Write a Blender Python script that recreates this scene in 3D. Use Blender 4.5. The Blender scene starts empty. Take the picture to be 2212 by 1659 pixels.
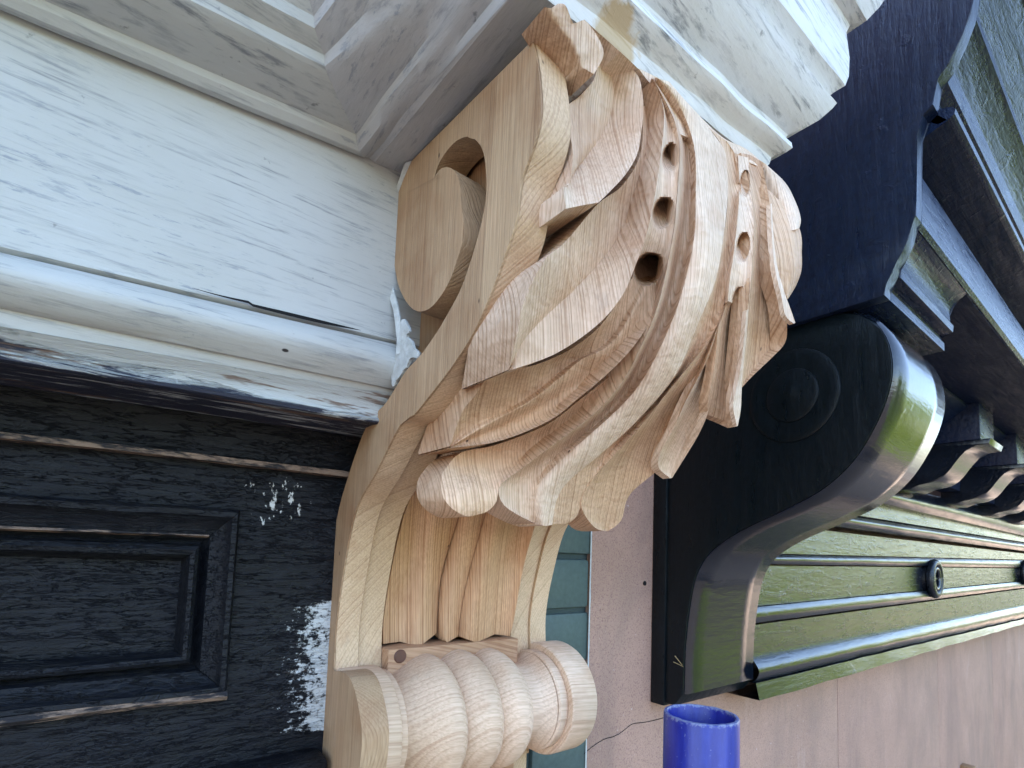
import bpy, bmesh, math, random
from mathutils import Vector, Matrix, noise
from mathutils.geometry import delaunay_2d_cdt
random.seed(7)
SC = bpy.context.scene
COL = SC.collection
PI = math.pi

# ------------------------------------------------------------------ camera
YAW, PIT, ROL, F, CY = 0.661904431, 0.0753943463, 0.0355829635, 526.393614, 513.578174
fw = Vector((math.sin(YAW)*math.cos(PIT), math.cos(YAW)*math.cos(PIT), math.sin(PIT)))
rt = Vector((math.cos(YAW), -math.sin(YAW), 0.0))
up = rt.cross(fw)
RT = math.cos(ROL)*rt + math.sin(ROL)*up
UP = -math.sin(ROL)*rt + math.cos(ROL)*up
FW = fw
cam = bpy.data.cameras.new('camera'); camo = bpy.data.objects.new('camera', cam); COL.objects.link(camo)
cam.sensor_fit = 'HORIZONTAL'; cam.sensor_width = 36.0; cam.lens = F/1024*36.0
cam.shift_y = (CY-384)/1024
cam.clip_start = 0.01; cam.clip_end = 400
m = Matrix((RT, UP, -FW)).transposed().to_4x4()
camo.matrix_world = m
SC.camera = camo

# ------------------------------------------------------------------ light
SUN_EL, SUN_AZ = math.radians(58), math.radians(-15)      # sun behind the building: the front is in open shade
w = bpy.data.worlds.new('World'); SC.world = w; w.use_nodes = True
nt = w.node_tree; nt.nodes.clear()
sky = nt.nodes.new('ShaderNodeTexSky'); sky.sky_type = 'NISHITA'; sky.sun_disc = False
sky.sun_elevation = SUN_EL; sky.sun_rotation = SUN_AZ
sky.air_density = 1.0; sky.dust_density = 1.6; sky.ozone_density = 1.0
bg = nt.nodes.new('ShaderNodeBackground'); bg.inputs[1].default_value = 0.15
wo = nt.nodes.new('ShaderNodeOutputWorld')
nt.links.new(sky.outputs[0], bg.inputs[0]); nt.links.new(bg.outputs[0], wo.inputs[0])
sun = bpy.data.lights.new('sun', 'SUN'); sun.energy = 3.4; sun.angle = math.radians(0.5); sun.color = (1.0, 0.95, 0.88)
suno = bpy.data.objects.new('sun', sun); COL.objects.link(suno)
sd = Vector((math.sin(SUN_AZ)*math.cos(SUN_EL), math.cos(SUN_AZ)*math.cos(SUN_EL), math.sin(SUN_EL)))
suno.rotation_euler = sd.to_track_quat('Z', 'Y').to_euler(); suno.location = sd*30
SC.view_settings.view_transform = 'Standard'; SC.view_settings.look = 'None'
SC.view_settings.gamma = 1; SC.view_settings.use_curve_mapping = False
SC.view_settings.exposure = 2.85

# ------------------------------------------------------------------ measuring helpers
K = 1024/2212
def ray(p):
    x, y = p[0]*K, p[1]*K
    return RT*((x-512)/F) + UP*((CY-y)/F) + FW
def onX(p, X): d = ray(p); return d*(X/d.x)
def onY(p, Y): d = ray(p); return d*(Y/d.y)
def onZ(p, Z): d = ray(p); return d*(Z/d.z)
def YZ(p, X): q = onX(p, X); return (q.y, q.z)

def crom(P, n, closed=False):
    """smooth resample of a polyline of tuples (any dimension), arc-length spaced."""
    k = len(P[0]); N = len(P)
    def g(i): return P[i % N] if closed else P[max(0, min(N-1, i))]
    dense = []
    segs = N if closed else N-1
    for i in range(segs):
        p0, p1, p2, p3 = g(i-1), g(i), g(i+1), g(i+2)
        for s in range(12):
            t = s/12
            dense.append(tuple(0.5*((2*p1[c]) + (-p0[c]+p2[c])*t + (2*p0[c]-5*p1[c]+4*p2[c]-p3[c])*t*t + (-p0[c]+3*p1[c]-3*p2[c]+p3[c])*t**3) for c in range(k)))
    dense.append(g(0) if closed else P[-1])
    L = [0.0]
    for a, b in zip(dense, dense[1:]):
        L.append(L[-1] + math.hypot(a[0]-b[0], a[1]-b[1]))
    out = []; j = 0
    for i in range(n):
        d = L[-1]*i/((n) if closed else (n-1))
        while j < len(L)-2 and L[j+1] < d: j += 1
        u = 0 if L[j+1] == L[j] else (d-L[j])/(L[j+1]-L[j])
        out.append(tuple(dense[j][c]+(dense[j+1][c]-dense[j][c])*u for c in range(k)))
    return out

def smooth_poly(P, step=4.0):
    """closed polygon in pixels; points given as (x, y, 'c') are corners."""
    N = len(P); cor = [i for i in range(N) if len(P[i]) > 2]
    if not cor: return crom([p[:2] for p in P], max(12, 3*N), True)
    out = []
    for a, b in zip(cor, cor[1:]+[cor[0]+N]):
        seg = [P[i % N][:2] for i in range(a, b+1)]
        ln = sum(math.hypot(p[0]-q[0], p[1]-q[1]) for p, q in zip(seg, seg[1:]))
        n = 2 if len(seg) == 2 else max(3, int(ln/step))
        out += crom(seg, n)[:-1]
    return out

# ------------------------------------------------------------------ object helpers
def tag(o, label=None, cat=None, group=None, kind=None):
    if label: o['label'] = label
    if cat: o['category'] = cat
    if group: o['group'] = group
    if kind: o['kind'] = kind
    return o
def empty(name, loc=(0, 0, 0), **k):
    o = bpy.data.objects.new(name, None); o.location = loc; o.empty_display_size = 0.05
    COL.objects.link(o); return tag(o, **k)
def link(name, me, mat, parent=None, smooth=None, **k):
    if mat: me.materials.append(mat)
    if smooth is not None:
        for p in me.polygons: p.use_smooth = True
        me.set_sharp_from_angle(angle=math.radians(smooth))
    o = bpy.data.objects.new(name, me); COL.objects.link(o)
    if parent:
        o.parent = parent; o.matrix_parent_inverse = Matrix.Translation(parent.location).inverted()
    return tag(o, **k)
def mesh(name, V, Fc, mat, parent=None, smooth=None, **k):
    me = bpy.data.meshes.new(name); me.from_pydata([tuple(v) for v in V], [], Fc)
    bm = bmesh.new(); bm.from_mesh(me); bmesh.ops.recalc_face_normals(bm, faces=bm.faces); bm.to_mesh(me); bm.free()
    return link(name, me, mat, parent, smooth, **k)
def from_bm(name, bm, mat, parent=None, smooth=None, **k):
    bmesh.ops.recalc_face_normals(bm, faces=bm.faces)
    me = bpy.data.meshes.new(name); bm.to_mesh(me); bm.free()
    return link(name, me, mat, parent, smooth, **k)
def box_bm(bm, x0, x1, y0, y1, z0, z1, bev=0.0):
    r = bmesh.ops.create_cube(bm, size=1)
    for v in r['verts']:
        v.co = Vector(((x0+x1)/2+v.co.x*(x1-x0), (y0+y1)/2+v.co.y*(y1-y0), (z0+z1)/2+v.co.z*(z1-z0)))
    if bev > 0:
        es = list({e for v in r['verts'] for e in v.link_edges})
        bmesh.ops.bevel(bm, geom=es, offset=bev, segments=2, affect='EDGES', profile=0.5)
def box(name, x0, x1, y0, y1, z0, z1, mat, parent=None, bev=0.002, **k):
    bm = bmesh.new(); box_bm(bm, x0, x1, y0, y1, z0, z1, bev); return from_bm(name, bm, mat, parent, 40, **k)
def prism_x(name, poly, x0, x1, mat, parent=None, bev=0.0012, wob=0.0, smooth=35, **k):
    """poly: list of (y,z) extruded along x."""
    bm = bmesh.new()
    a = [bm.verts.new((x0, p[0], p[1])) for p in poly]; b = [bm.verts.new((x1, p[0], p[1])) for p in poly]
    n = len(poly); fa = bm.faces.new(a); fb = bm.faces.new(list(reversed(b)))
    for i in range(n): bm.faces.new((a[i], a[(i+1) % n], b[(i+1) % n], b[i]))
    if bev:
        es = [e for e in list(fa.edges)+list(fb.edges)]
        try: bmesh.ops.bevel(bm, geom=es, offset=bev, segments=2, affect='EDGES', profile=0.5)
        except Exception: pass
    return from_bm(name, bm, mat, parent, smooth, **k)
def grid_mesh(name, rows, mat, parent=None, smooth=35, closed=False, **k):
    """rows: list of equal-length lists of points."""
    n = len(rows[0]); V = [p for r in rows for p in r]; Fc = []
    for i in range(len(rows)-1):
        for j in range(n if closed else n-1):
            Fc.append((i*n+j, i*n+(j+1) % n, (i+1)*n+(j+1) % n, (i+1)*n+j))
    return mesh(name, V, Fc, mat, parent, smooth, **k)

# ------------------------------------------------------------------ materials
class NT:
    def __init__(s, name, rough=0.6, spec=0.5):
        s.m = bpy.data.materials.new(name); s.m.use_nodes = True; s.t = s.m.node_tree
        s.b = s.t.nodes['Principled BSDF']; s.b.inputs['Roughness'].default_value = rough
        s.b.inputs['Specular IOR Level'].default_value = spec
        s.tc = s.t.nodes.new('ShaderNodeTexCoord'); s.obj = s.tc.outputs['Object']
    def n(s, typ, **k):
        x = s.t.nodes.new('ShaderNode'+typ)
        for a, v in k.items(): setattr(x, a, v)
        return x
    def L(s, a, b): s.t.links.new(a, b)
    def map(s, src, scale=(1, 1, 1), loc=(0, 0, 0), rot=(0, 0, 0)):
        x = s.n('Mapping'); x.inputs['Location'].default_value = loc; x.inputs['Rotation'].default_value = rot; x.inputs['Scale'].default_value = scale
        s.L(src, x.inputs['Vector']); return x.outputs[0]
    def noise(s, src, scale, detail=4, rough=0.55, dist=0.0):
        x = s.n('TexNoise'); x.inputs['Scale'].default_value = scale; x.inputs['Detail'].default_value = detail
        x.inputs['Roughness'].default_value = rough; x.inputs['Distortion'].default_value = dist
        s.L(src, x.inputs['Vector']); return x.outputs['Fac']
    def ramp(s, fac, stops, interp='LINEAR'):
        x = s.n('ValToRGB'); x.color_ramp.interpolation = interp; e = x.color_ramp.elements
        while len(e) < len(stops): e.new(0.5)
        for i, (p, c) in enumerate(stops):
            e[i].position = p; e[i].color = (c, c, c, 1) if isinstance(c, (int, float)) else (*c, 1)
        s.L(fac, x.inputs[0]); return x.outputs[0]
    def mix(s, fac, a, b, mode='MIX'):
        x = s.n('Mix', data_type='RGBA', blend_type=mode)
        for ix, v in ((0, fac), (6, a), (7, b)):
            sock = x.inputs[ix]
            if isinstance(v, (int, float)): sock.default_value = v if ix == 0 else (v, v, v, 1)
            elif isinstance(v, tuple): sock.default_value = (*v, 1)
            else: s.L(v, sock)
        return x.outputs[2]
    def math(s, op, a, b=0.0, c=0.0):
        x = s.n('Math', operation=op)
        for i, v in enumerate((a, b, c)):
            if isinstance(v, (int, float)): x.inputs[i].default_value = v
            else: s.L(v, x.inputs[i])
        return x.outputs[0]
    def sep(s, src):
        x = s.n('SeparateXYZ'); s.L(src, x.inputs[0]); return x.outputs
    def bump(s, h, strength=0.3, dist=0.001, prev=None):
        x = s.n('Bump'); x.inputs['Strength'].default_value = strength; x.inputs['Distance'].default_value = dist
        s.L(h, x.inputs['Height'])
        if prev is not None: s.L(prev, x.inputs['Normal'])
        return x.outputs[0]
    def out(s, col=None, rough=None, nrm=None):
        if col is not None:
            if isinstance(col, tuple): s.b.inputs['Base Color'].default_value = (*col, 1)
            else: s.L(col, s.b.inputs['Base Color'])
        if rough is not None: s.L(rough, s.b.inputs['Roughness'])
        if nrm is not None: s.L(nrm, s.b.inputs['Normal'])
        return s.m

def wood(name, light, dark, off=(0, 0, 0), rot=(0, 0, 0), freq=330.0, contrast=0.55, lam=None, warp=0.02, chips=False, centre=(0.5, 0.6)):
    """solid new timber: growth rings round a far axis, fibres, glued laminations."""
    s = NT(name, 0.62, 0.3)
    g = s.map(s.obj, (1, 1, 1), off, rot)
    nw = s.n('TexNoise'); nw.inputs['Scale'].default_value = 7.0; nw.inputs['Detail'].default_value = 2
    s.L(s.map(g, (1, 1, 0.22)), nw.inputs['Vector'])
    sub = s.n('VectorMath', operation='SCALE'); s.L(nw.outputs['Color'], sub.inputs[0]); sub.inputs['Scale'].default_value = warp
    add = s.n('VectorMath', operation='ADD'); s.L(g, add.inputs[0]); s.L(sub.outputs[0], add.inputs[1])
    X, Y, Z = s.sep(add.outputs[0])
    dx = s.math('ADD', X, centre[0]); dy = s.math('ADD', Y, centre[1])
    r = s.math('SQRT', s.math('ADD', s.math('MULTIPLY', dx, dx), s.math('MULTIPLY', dy, dy)))
    r = s.math('MULTIPLY', r, freq)
    # irregular ring spacing
    rn = s.n('TexNoise', noise_dimensions='1D'); rn.inputs['Scale'].default_value = 0.45; rn.inputs['Detail'].default_value = 2; s.L(r, rn.inputs['W'])
    fr = s.math('FRACT', s.math('ADD', r, s.math('MULTIPLY', rn.outputs['Fac'], 2.2)))
    ring = s.ramp(fr, [(0.0, 0.0), (0.5, 0.18), (0.78, 1.0), (0.92, 1.0), (1.0, 0.0)])
    ringv = s.math('MULTIPLY', ring, s.ramp(rn.outputs['Fac'], [(0.3, 0.35), (0.7, 1.0)]))
    fib = s.noise(s.map(g, (700, 700, 18)), 1.0, 3, 0.6)
    blot = s.noise(g, 13.0, 4, 0.6)
    c = s.mix(s.math('MULTIPLY', ringv, contrast), light, dark)
    c = s.mix(0.55, c, s.ramp(fib, [(0.3, (0.62, 0.55, 0.48)), (0.62, (1, 1, 1))]), 'MULTIPLY')
    warm = s.ramp(blot, [(0.33, (1.12, 1.05, 1.0)), (0.5, (1.0, 0.95, 0.90)), (0.66, (0.80, 0.64, 0.53))])
    c = s.mix(0.75, c, warm, 'MULTIPLY')
    if lam:
        ax, wd = lam
        q = s.sep(s.obj)[ax]
        q = s.math('MULTIPLY', s.math('ADD', q, s.math('MULTIPLY', s.sep(s.obj)[2], 0.07 if ax == 1 else 0.0)), 1.0/wd)
        wn = s.n('TexWhiteNoise', noise_dimensions='1D'); s.L(s.math('FLOOR', q), wn.inputs['W'])
        c = s.mix(1.0, c, s.ramp(wn.outputs['Value'], [(0.0, (0.74, 0.66, 0.58)), (0.5, (0.97, 0.92, 0.86)), (1.0, (1.22, 1.24, 1.2))]), 'MULTIPLY')
        fq = s.math('FRACT', q)
        c = s.mix(s.ramp(fq, [(0.0, 0.5), (0.02, 0.0)]), c, (0.22, 0.14, 0.08))
    big2 = s.noise(s.map(s.obj, (1, 1, 0.5)), 5.5, 3, 0.6)
    c = s.mix(0.8, c, s.ramp(big2, [(0.36, (1.14, 1.10, 1.08)), (0.64, (0.82, 0.73, 0.64))]), 'MULTIPLY')
    # grime, pencil-grey handling marks and little worm / nail holes
    gr = s.noise(s.map(s.obj, (1, 1, 0.6)), 38.0, 6, 0.7)
    c = s.mix(s.ramp(gr, [(0.62, 0.0), (0.8, 0.45)]), c, (0.30, 0.24, 0.19))
    vo = s.n('TexVoronoi', feature='F1'); vo.inputs['Scale'].default_value = 26.0; s.L(s.map(s.obj, (1, 1, 0.55)), vo.inputs['Vector'])
    c = s.mix(s.ramp(vo.outputs['Distance'], [(0.018, 1.0), (0.034, 0.0)]), c, (0.05, 0.025, 0.015))
    h1 = s.math('ADD', s.math('MULTIPLY', fib, 0.5), s.math('MULTIPLY', ringv, -0.35))
    nr = s.bump(h1, 0.6, 0.0008)
    tool = s.noise(s.map(s.obj, (1, 1, 1)), 62.0, 3, 0.5, 0.6)
    nr = s.bump(tool, 0.6 if chips else 0.12, 0.0030, nr)
    if chips:
        wv = s.n('TexWave', wave_type='BANDS', bands_direction='Z'); wv.inputs['Scale'].default_value = 42; wv.inputs['Distortion'].default_value = 9; wv.inputs['Detail'].default_value = 2; wv.inputs['Detail Scale'].default_value = 1.3
        s.L(s.obj, wv.inputs['Vector'])
        nr = s.bump(wv.outputs['Fac'], 0.16, 0.0012, nr)
    return s.out(c, None, nr)

W_L, W_D = (0.60, 0.41, 0.245), (0.34, 0.185, 0.088)
FAR = (2.2, -1.6)
M_side = wood('new_wood_side', (0.48, 0.365, 0.25), (0.29, 0.20, 0.125), (0, 0, 0), (0, 0.02, 0), 560, 0.6, (1, 0.036), 0.004)
M_edge = wood('new_wood_edge', (0.64, 0.50, 0.35), (0.36, 0.235, 0.14), (0.2, 0.1, 0), (0.75, 0.2, 0), 420, 0.45, None, 0.012)
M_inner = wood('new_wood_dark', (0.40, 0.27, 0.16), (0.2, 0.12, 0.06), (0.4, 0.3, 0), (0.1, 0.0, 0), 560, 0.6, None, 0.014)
M_leafA = wood('carved_wood', (0.71, 0.57, 0.445), (0.32, 0.18, 0.09), (0, 0, 0), (0.04, 0.05, 0), 520, 0.66, None, 0.006, True, FAR)
M_leafB = wood('carved_wood_figured', (0.68, 0.51, 0.365), (0.30, 0.16, 0.075), (0.1, 0.5, 0.2), (0.14, 0.12, 0.1), 440, 0.70, None, 0.012, True, FAR)
M_leafC = wood('carved_wood_pale', (0.78, 0.66, 0.54), (0.38, 0.24, 0.145), (0.3, 0.2, 0.1), (-0.05, 0.03, 0), 560, 0.60, None, 0.006, True, FAR)
M_flute = wood('fluted_pine', (0.66, 0.455, 0.29), (0.30, 0.14, 0.06), (0.1, 0.1, 0), (0.02, 0.05, 0), 480, 0.78, None, 0.006, False, FAR)
M_roll = wood('turned_pine', (0.74, 0.595, 0.46), (0.42, 0.255, 0.16), (0.2, 0.1, 0.3), (0.0, 1.45, 0.25), 260, 0.42, None, 0.03)
M_board = wood('backing_pine', (0.50, 0.33, 0.21), (0.25, 0.12, 0.06), (0.2, 0.4, 0.3), (0.0, 1.35, 0.3), 330, 0.65, None, 0.04)

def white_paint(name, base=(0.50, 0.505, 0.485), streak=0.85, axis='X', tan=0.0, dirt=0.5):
    s = NT(name, 0.55, 0.35)
    sc = {'X': (7, 60, 110), 'Y': (60, 7, 110)}[axis]
    a = s.noise(s.map(s.obj, sc), 2.6, 6, 0.68, 0.3)
    big = s.noise(s.obj, 8.0, 4, 0.6)
    sp = s.noise(s.obj, 95.0, 4, 0.6)
    c = s.mix(s.ramp(big, [(0.35, 0.0), (0.7, 0.55)]), base, (base[0]*0.80, base[1]*0.78, base[2]*0.72))
    brk = s.ramp(s.noise(s.map(s.obj, (2, 3, 3)), 5.0, 3, 0.6), [(0.38, 0.25), (0.62, 1.0)])
    c = s.mix(s.math('MULTIPLY', s.math('MULTIPLY', s.ramp(a, [(0.53, 0.0), (0.66, 1.0)]), brk), streak), c, (0.16, 0.17, 0.19))
    c = s.mix(s.math('MULTIPLY', s.ramp(a, [(0.24, 1.0), (0.37, 0.0)]), 0.35), c, (0.64, 0.66, 0.66))
    scr = s.noise(s.map(s.obj, (24, 140, 170) if axis == 'X' else (140, 24, 170)), 1.6, 5, 0.75, 0.2)
    c = s.mix(s.math('MULTIPLY', s.ramp(scr, [(0.56, 0.0), (0.64, 0.75)]), s.ramp(big, [(0.42, 0.1), (0.6, 1.0)])), c, (0.22, 0.24, 0.27))
    c = s.mix(s.ramp(sp, [(0.69, 0.0), (0.75, dirt)]), c, (0.05, 0.05, 0.055))
    vo = s.n('TexVoronoi', feature='F1'); vo.inputs['Scale'].default_value = 20; s.L(s.map(s.obj, (0.6, 1, 1)), vo.inputs['Vector'])
    vn = s.math('ADD', vo.outputs['Distance'], s.math('MULTIPLY', sp, 0.05))
    c = s.mix(s.ramp(vn, [(0.046, 1.0), (0.056, 0.0)]), c, (0.035, 0.03, 0.03))
    if tan:
        t = s.noise(s.map(s.obj, (1, 1, 1)), 22, 5, 0.7)
        X, Y, Z = s.sep(s.obj)
        d = s.n('VectorMath', operation='DISTANCE'); s.L(s.obj, d.inputs[0]); d.inputs[1].default_value = TANPT
        mk = s.math('SUBTRACT', 1.0, s.math('MULTIPLY', d.outputs['Value'], 1/0.03))
        mk = s.math('ADD', mk, s.math('MULTIPLY', s.math('SUBTRACT', t, 0.5), 2.6))
        c = s.mix(s.ramp(mk, [(0.45, 0.0), (0.75, 0.75)]), c, (0.50, 0.34, 0.15))
    h = s.math('ADD', s.math('MULTIPLY', a, 0.6), s.math('MULTIPLY', sp, 0.4))
    nr = s.bump(h, 0.45, 0.0016)
    nr = s.bump(big, 0.2, 0.004, nr)
    return s.out(c, s.ramp(a, [(0.3, 0.45), (0.7, 0.7)]), nr)
TANPT = tuple(onY((1340, 100), 0.188))
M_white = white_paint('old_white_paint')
M_whiteY = white_paint('old_white_paint_shaded', (0.46, 0.46, 0.465), 0.6, 'Y')  # base greyed: shade of the return and soffit put into the paint
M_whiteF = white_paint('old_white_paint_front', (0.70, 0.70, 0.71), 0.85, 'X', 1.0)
def peel_paint():
    s = NT('peeling_paint', 0.55, 0.4)
    a = s.noise(s.map(s.obj, (7, 60, 60)), 2.2, 7, 0.72, 0.5)
    b = s.noise(s.map(s.obj, (3.5, 30, 30)), 1.7, 5, 0.7)
    Z = s.sep(s.obj)[2]; 
    zz = s.n('MapRange'); zz.inputs['From Min'].default_value = 0.088; zz.inputs['From Max'].default_value = 0.122; s.L(Z, zz.inputs['Value'])
    k = s.math('ADD', s.math('MULTIPLY', a, 1.25), s.math('MULTIPLY', s.math('SUBTRACT', zz.outputs[0], 0.5), 0.75))
    c = s.mix(s.ramp(k, [(0.42, 0.0), (0.50, 1.0)]), (0.022, 0.026, 0.045), (0.52, 0.55, 0.55))
    c = s.mix(s.math('MULTIPLY', s.ramp(b, [(0.58, 0.0), (0.62, 1.0)]), 0.85), c, (0.17, 0.105, 0.07))
    c = s.mix(s.ramp(a, [(0.33, 0.8), (0.37, 0.0)]), c, (0.012, 0.012, 0.018))
    nr = s.bump(s.math('ADD', a, s.ramp(k, [(0.48, 0.0), (0.54, 0.5)])), 0.8, 0.0025)
    return s.out(c, None, nr)
M_peel = peel_paint()

def old_black(name, axis='X', chips=0.5, splash=False, sheen=0.40):
    s = NT(name, sheen, 0.5); s.b.inputs['IOR'].default_value = 1.32
    sc = {'X': (9, 52, 62), 'Z': (60, 60, 8)}[axis]
    a0 = s.noise(s.map(s.obj, sc), 2.4, 8, 0.74, 0.6)
    a = s.math('ADD', s.math('MULTIPLY', a0, 0.6), s.math('MULTIPLY', s.noise(s.map(s.obj, (22, 80, 80)), 2.0, 6, 0.7, 0.4), 0.4))
    b = s.noise(s.obj, 70, 6, 0.7)
    big = s.noise(s.obj, 9, 3, 0.5)
    c = s.mix(s.ramp(b, [(0.35, 0.0), (0.7, 1.0)]), (0.003, 0.004, 0.006), (0.007, 0.008, 0.012))
    k = s.math('ADD', s.math('MULTIPLY', a, 0.75), s.math('MULTIPLY', big, 0.35))
    c = s.mix(s.math('MULTIPLY', s.ramp(k, [(0.64, 0.0), (0.70, 1.0)]), chips*0.7), c, (0.09, 0.06, 0.045))
    if splash:
        n1 = s.noise(s.map(s.obj, (45, 45, 130)), 2.0, 6, 0.75)
        X, Y, Z = s.sep(s.obj)
        mx = s.n('MapRange', clamp=False); mx.inputs['From Min'].default_value = 0.105; mx.inputs['From Max'].default_value = 0.158; s.L(X, mx.inputs['Value'])
        mz = s.ramp(s.math('ADD', s.math('MULTIPLY', Z, 2.0), 0.5), [(0.14, 0.0), (0.20, 1.0), (0.40, 1.0), (0.46, 0.0)])
        kk = s.math('MULTIPLY', s.math('ADD', s.math('MULTIPLY', mx.outputs[0], 0.30), s.math('MULTIPLY', s.math('ADD', s.math('MULTIPLY', n1, 0.5), s.math('MULTIPLY', s.noise(s.obj, 150.0, 5, 0.75), 0.5)), 1.15)), mz)
        c = s.mix(s.ramp(kk, [(0.76, 0.0), (0.83, 1.0)]), c, (0.50, 0.51, 0.50))
        n2 = s.noise(s.map(s.obj, (190, 190, 90)), 1.0, 4, 0.7)
        d = s.n('VectorMath', operation='DISTANCE'); s.L(s.obj, d.inputs[0]); d.inputs[1].default_value = tuple(onY((600, 1075), 0.45))
        k3 = s.math('SUBTRACT', n2, s.math('MULTIPLY', d.outputs['Value'], 4.0))
        c = s.mix(s.ramp(k3, [(0.54, 0.0), (0.57, 1.0)]), c, (0.55, 0.55, 0.52))
    cr = s.n('TexVoronoi', feature='DISTANCE_TO_EDGE'); cr.inputs['Scale'].default_value = 2.1; dsn = s.n('TexNoise'); dsn.inputs['Scale'].default_value = 30.0; s.L(s.obj, dsn.inputs['Vector']); vsc = s.n('VectorMath', operation='SCALE'); s.L(dsn.outputs['Color'], vsc.inputs[0]); vsc.inputs['Scale'].default_value = 0.05; vad = s.n('VectorMath', operation='ADD'); s.L(s.obj, vad.inputs[0]); s.L(vsc.outputs[0], vad.inputs[1])
    s.L(s.map(vad.outputs[0], tuple(v*1.2 for v in sc)), cr.inputs['Vector'])
    h = s.math('ADD', s.math('MULTIPLY', a, 1.0), s.math('ADD', s.math('MULTIPLY', b, 0.5), s.math('MULTIPLY', s.ramp(cr.outputs['Distance'], [(0.0, 0.0), (0.10, 0.22)]), s.ramp(big, [(0.45, 0.15), (0.6, 1.0)]))))
    fl = s.noise(s.map(s.obj, (7, 46, 50) if axis == 'X' else (46, 46, 7)), 3.0, 5, 0.75, 0.3)
    h = s.math('ADD', h, s.math('MULTIPLY', s.ramp(fl, [(0.48, 0.0), (0.52, 1.0)]), 0.4))
    nr = s.bump(h, 0.85, 0.0024)
    return s.out(c, s.ramp(b, [(0.3, sheen-0.08), (0.7, sheen+0.15)]), nr)
M_ob = old_black('old_black_paint', 'X', 0.45)
M_obz = old_black('old_black_paint_upright', 'X', 0.5, True)
M_obchip = old_black('chipped_black_paint', 'X', 0.95)
def chip_edge():
    s = NT('bare_chipped_edge', 0.7, 0.3)
    a = s.noise(s.map(s.obj, (14, 60, 60)), 2.5, 6, 0.7)
    c = s.mix(s.ramp(a, [(0.45, 0.0), (0.56, 1.0)]), (0.02, 0.018, 0.02), (0.24, 0.165, 0.12))
    return s.out(c, None, s.bump(a, 0.9, 0.003))
M_chip = chip_edge()

def gloss_black(name, rough=0.13, bumpy=0.4, axis='X', sky_tint=1.0):
    s = NT(name, rough, 0.5); s.b.inputs['IOR'].default_value = 1.75
    sc = {'X': (4, 30, 30), 'Z': (30, 30, 5), '0': (14, 14, 14)}[axis]
    a = s.noise(s.map(s.obj, sc), 3.0, 5, 0.65, 0.3)
    b = s.noise(s.obj, 120, 3, 0.6)
    c = s.mix(s.ramp(b, [(0.3, 0.0), (0.7, 1.0)]), (0.004*min(sky_tint,1), 0.006*sky_tint**.4, 0.011*sky_tint), (0.007*min(sky_tint,1), 0.011*sky_tint**.5, 0.020*sky_tint))  # extra blue puts mirrored sky into the base colour
    nr = s.bump(s.math('ADD', s.math('MULTIPLY', a, 0.9), s.math('MULTIPLY', b, 0.35)), bumpy, 0.0016)
    dn = s.noise(s.obj, 32, 4, 0.6, 0.5)
    nr = s.bump(s.ramp(dn, [(0.62, 0.0), (0.72, 1.0)]), bumpy*0.5, 0.0012, nr)
    fine = s.noise(s.map(s.obj, (30, 260, 260) if axis != 'Z' else (260, 260, 30)), 2.0, 4, 0.7)
    nr = s.bump(fine, bumpy*0.6, 0.0005, nr)
    return s.out(c, s.ramp(a, [(0.3, rough*0.8), (0.7, rough*1.6)]), nr)
M_gl = gloss_black('black_gloss_mouldings', 0.17, 0.6)
M_glr = gloss_black('black_gloss_rough', 0.27, 1.0)
M_glr.node_tree.nodes['Principled BSDF'].inputs['IOR'].default_value = 1.5
M_glf = gloss_black('black_gloss_frieze', 0.20, 1.0)
M_glf.node_tree.nodes['Principled BSDF'].inputs['IOR'].default_value = 2.0
M_gls = gloss_black('black_gloss_side', 0.30, 0.6, 'Z', 0.6)
M_glu = gloss_black('black_gloss_upper', 0.24, 1.2, 'X', 2.6)
M_glu.node_tree.nodes['Principled BSDF'].inputs['IOR'].default_value = 1.36
M_mat = gloss_black('black_paint_shaded', 0.42, 0.9, 'X', 2.4)  # shaded copy of the black gloss, dulled so the soffits stay dark
M_mat.node_tree.nodes['Principled BSDF'].inputs['IOR'].default_value = 1.22
M_gln = gloss_black('black_gloss_side_sky_tint', 0.30, 0.6, 'Z', 2.2)  # blue base stands in for sky sheen on the black side board
M_gls.node_tree.nodes['Principled BSDF'].inputs['IOR'].default_value = 1.35
M_gln.node_tree.nodes['Principled BSDF'].inputs['IOR'].default_value = 1.45
M_glc = gloss_black('black_gloss_smooth', 0.11, 0.30)
M_glc.node_tree.nodes['Principled BSDF'].inputs['IOR'].default_value = 1.62

def stucco():
    s = NT('pink_stucco', 0.8, 0.3)
    a = s.noise(s.obj, 420, 3, 0.7); b = s.noise(s.obj, 6, 4, 0.6); g = s.noise(s.obj, 160, 2, 0.5)
    c = s.mix(s.ramp(b, [(0.3, 0.0), (0.75, 1.0)]), (0.48, 0.30, 0.225), (0.385, 0.24, 0.18))
    c = s.mix(s.ramp(a, [(0.32, 0.75), (0.5, 0.0)]), c, (0.20, 0.11, 0.10))
    c = s.mix(s.ramp(g, [(0.70, 0.0), (0.74, 0.7)]), c, (0.62, 0.52, 0.48))
    st = s.noise(s.map(s.obj, (5, 5, 1.6)), 1.4, 6, 0.7, 0.6)
    c = s.mix(s.ramp(st, [(0.48, 0.0), (0.66, 0.5)]), c, (0.25, 0.17, 0.14))
    c = s.mix(s.ramp(st, [(0.26, 0.4), (0.40, 0.0)]), c, (0.56, 0.42, 0.36))
    return s.out(c, None, s.bump(a, 0.8, 0.0016))
M_st = stucco()
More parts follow.
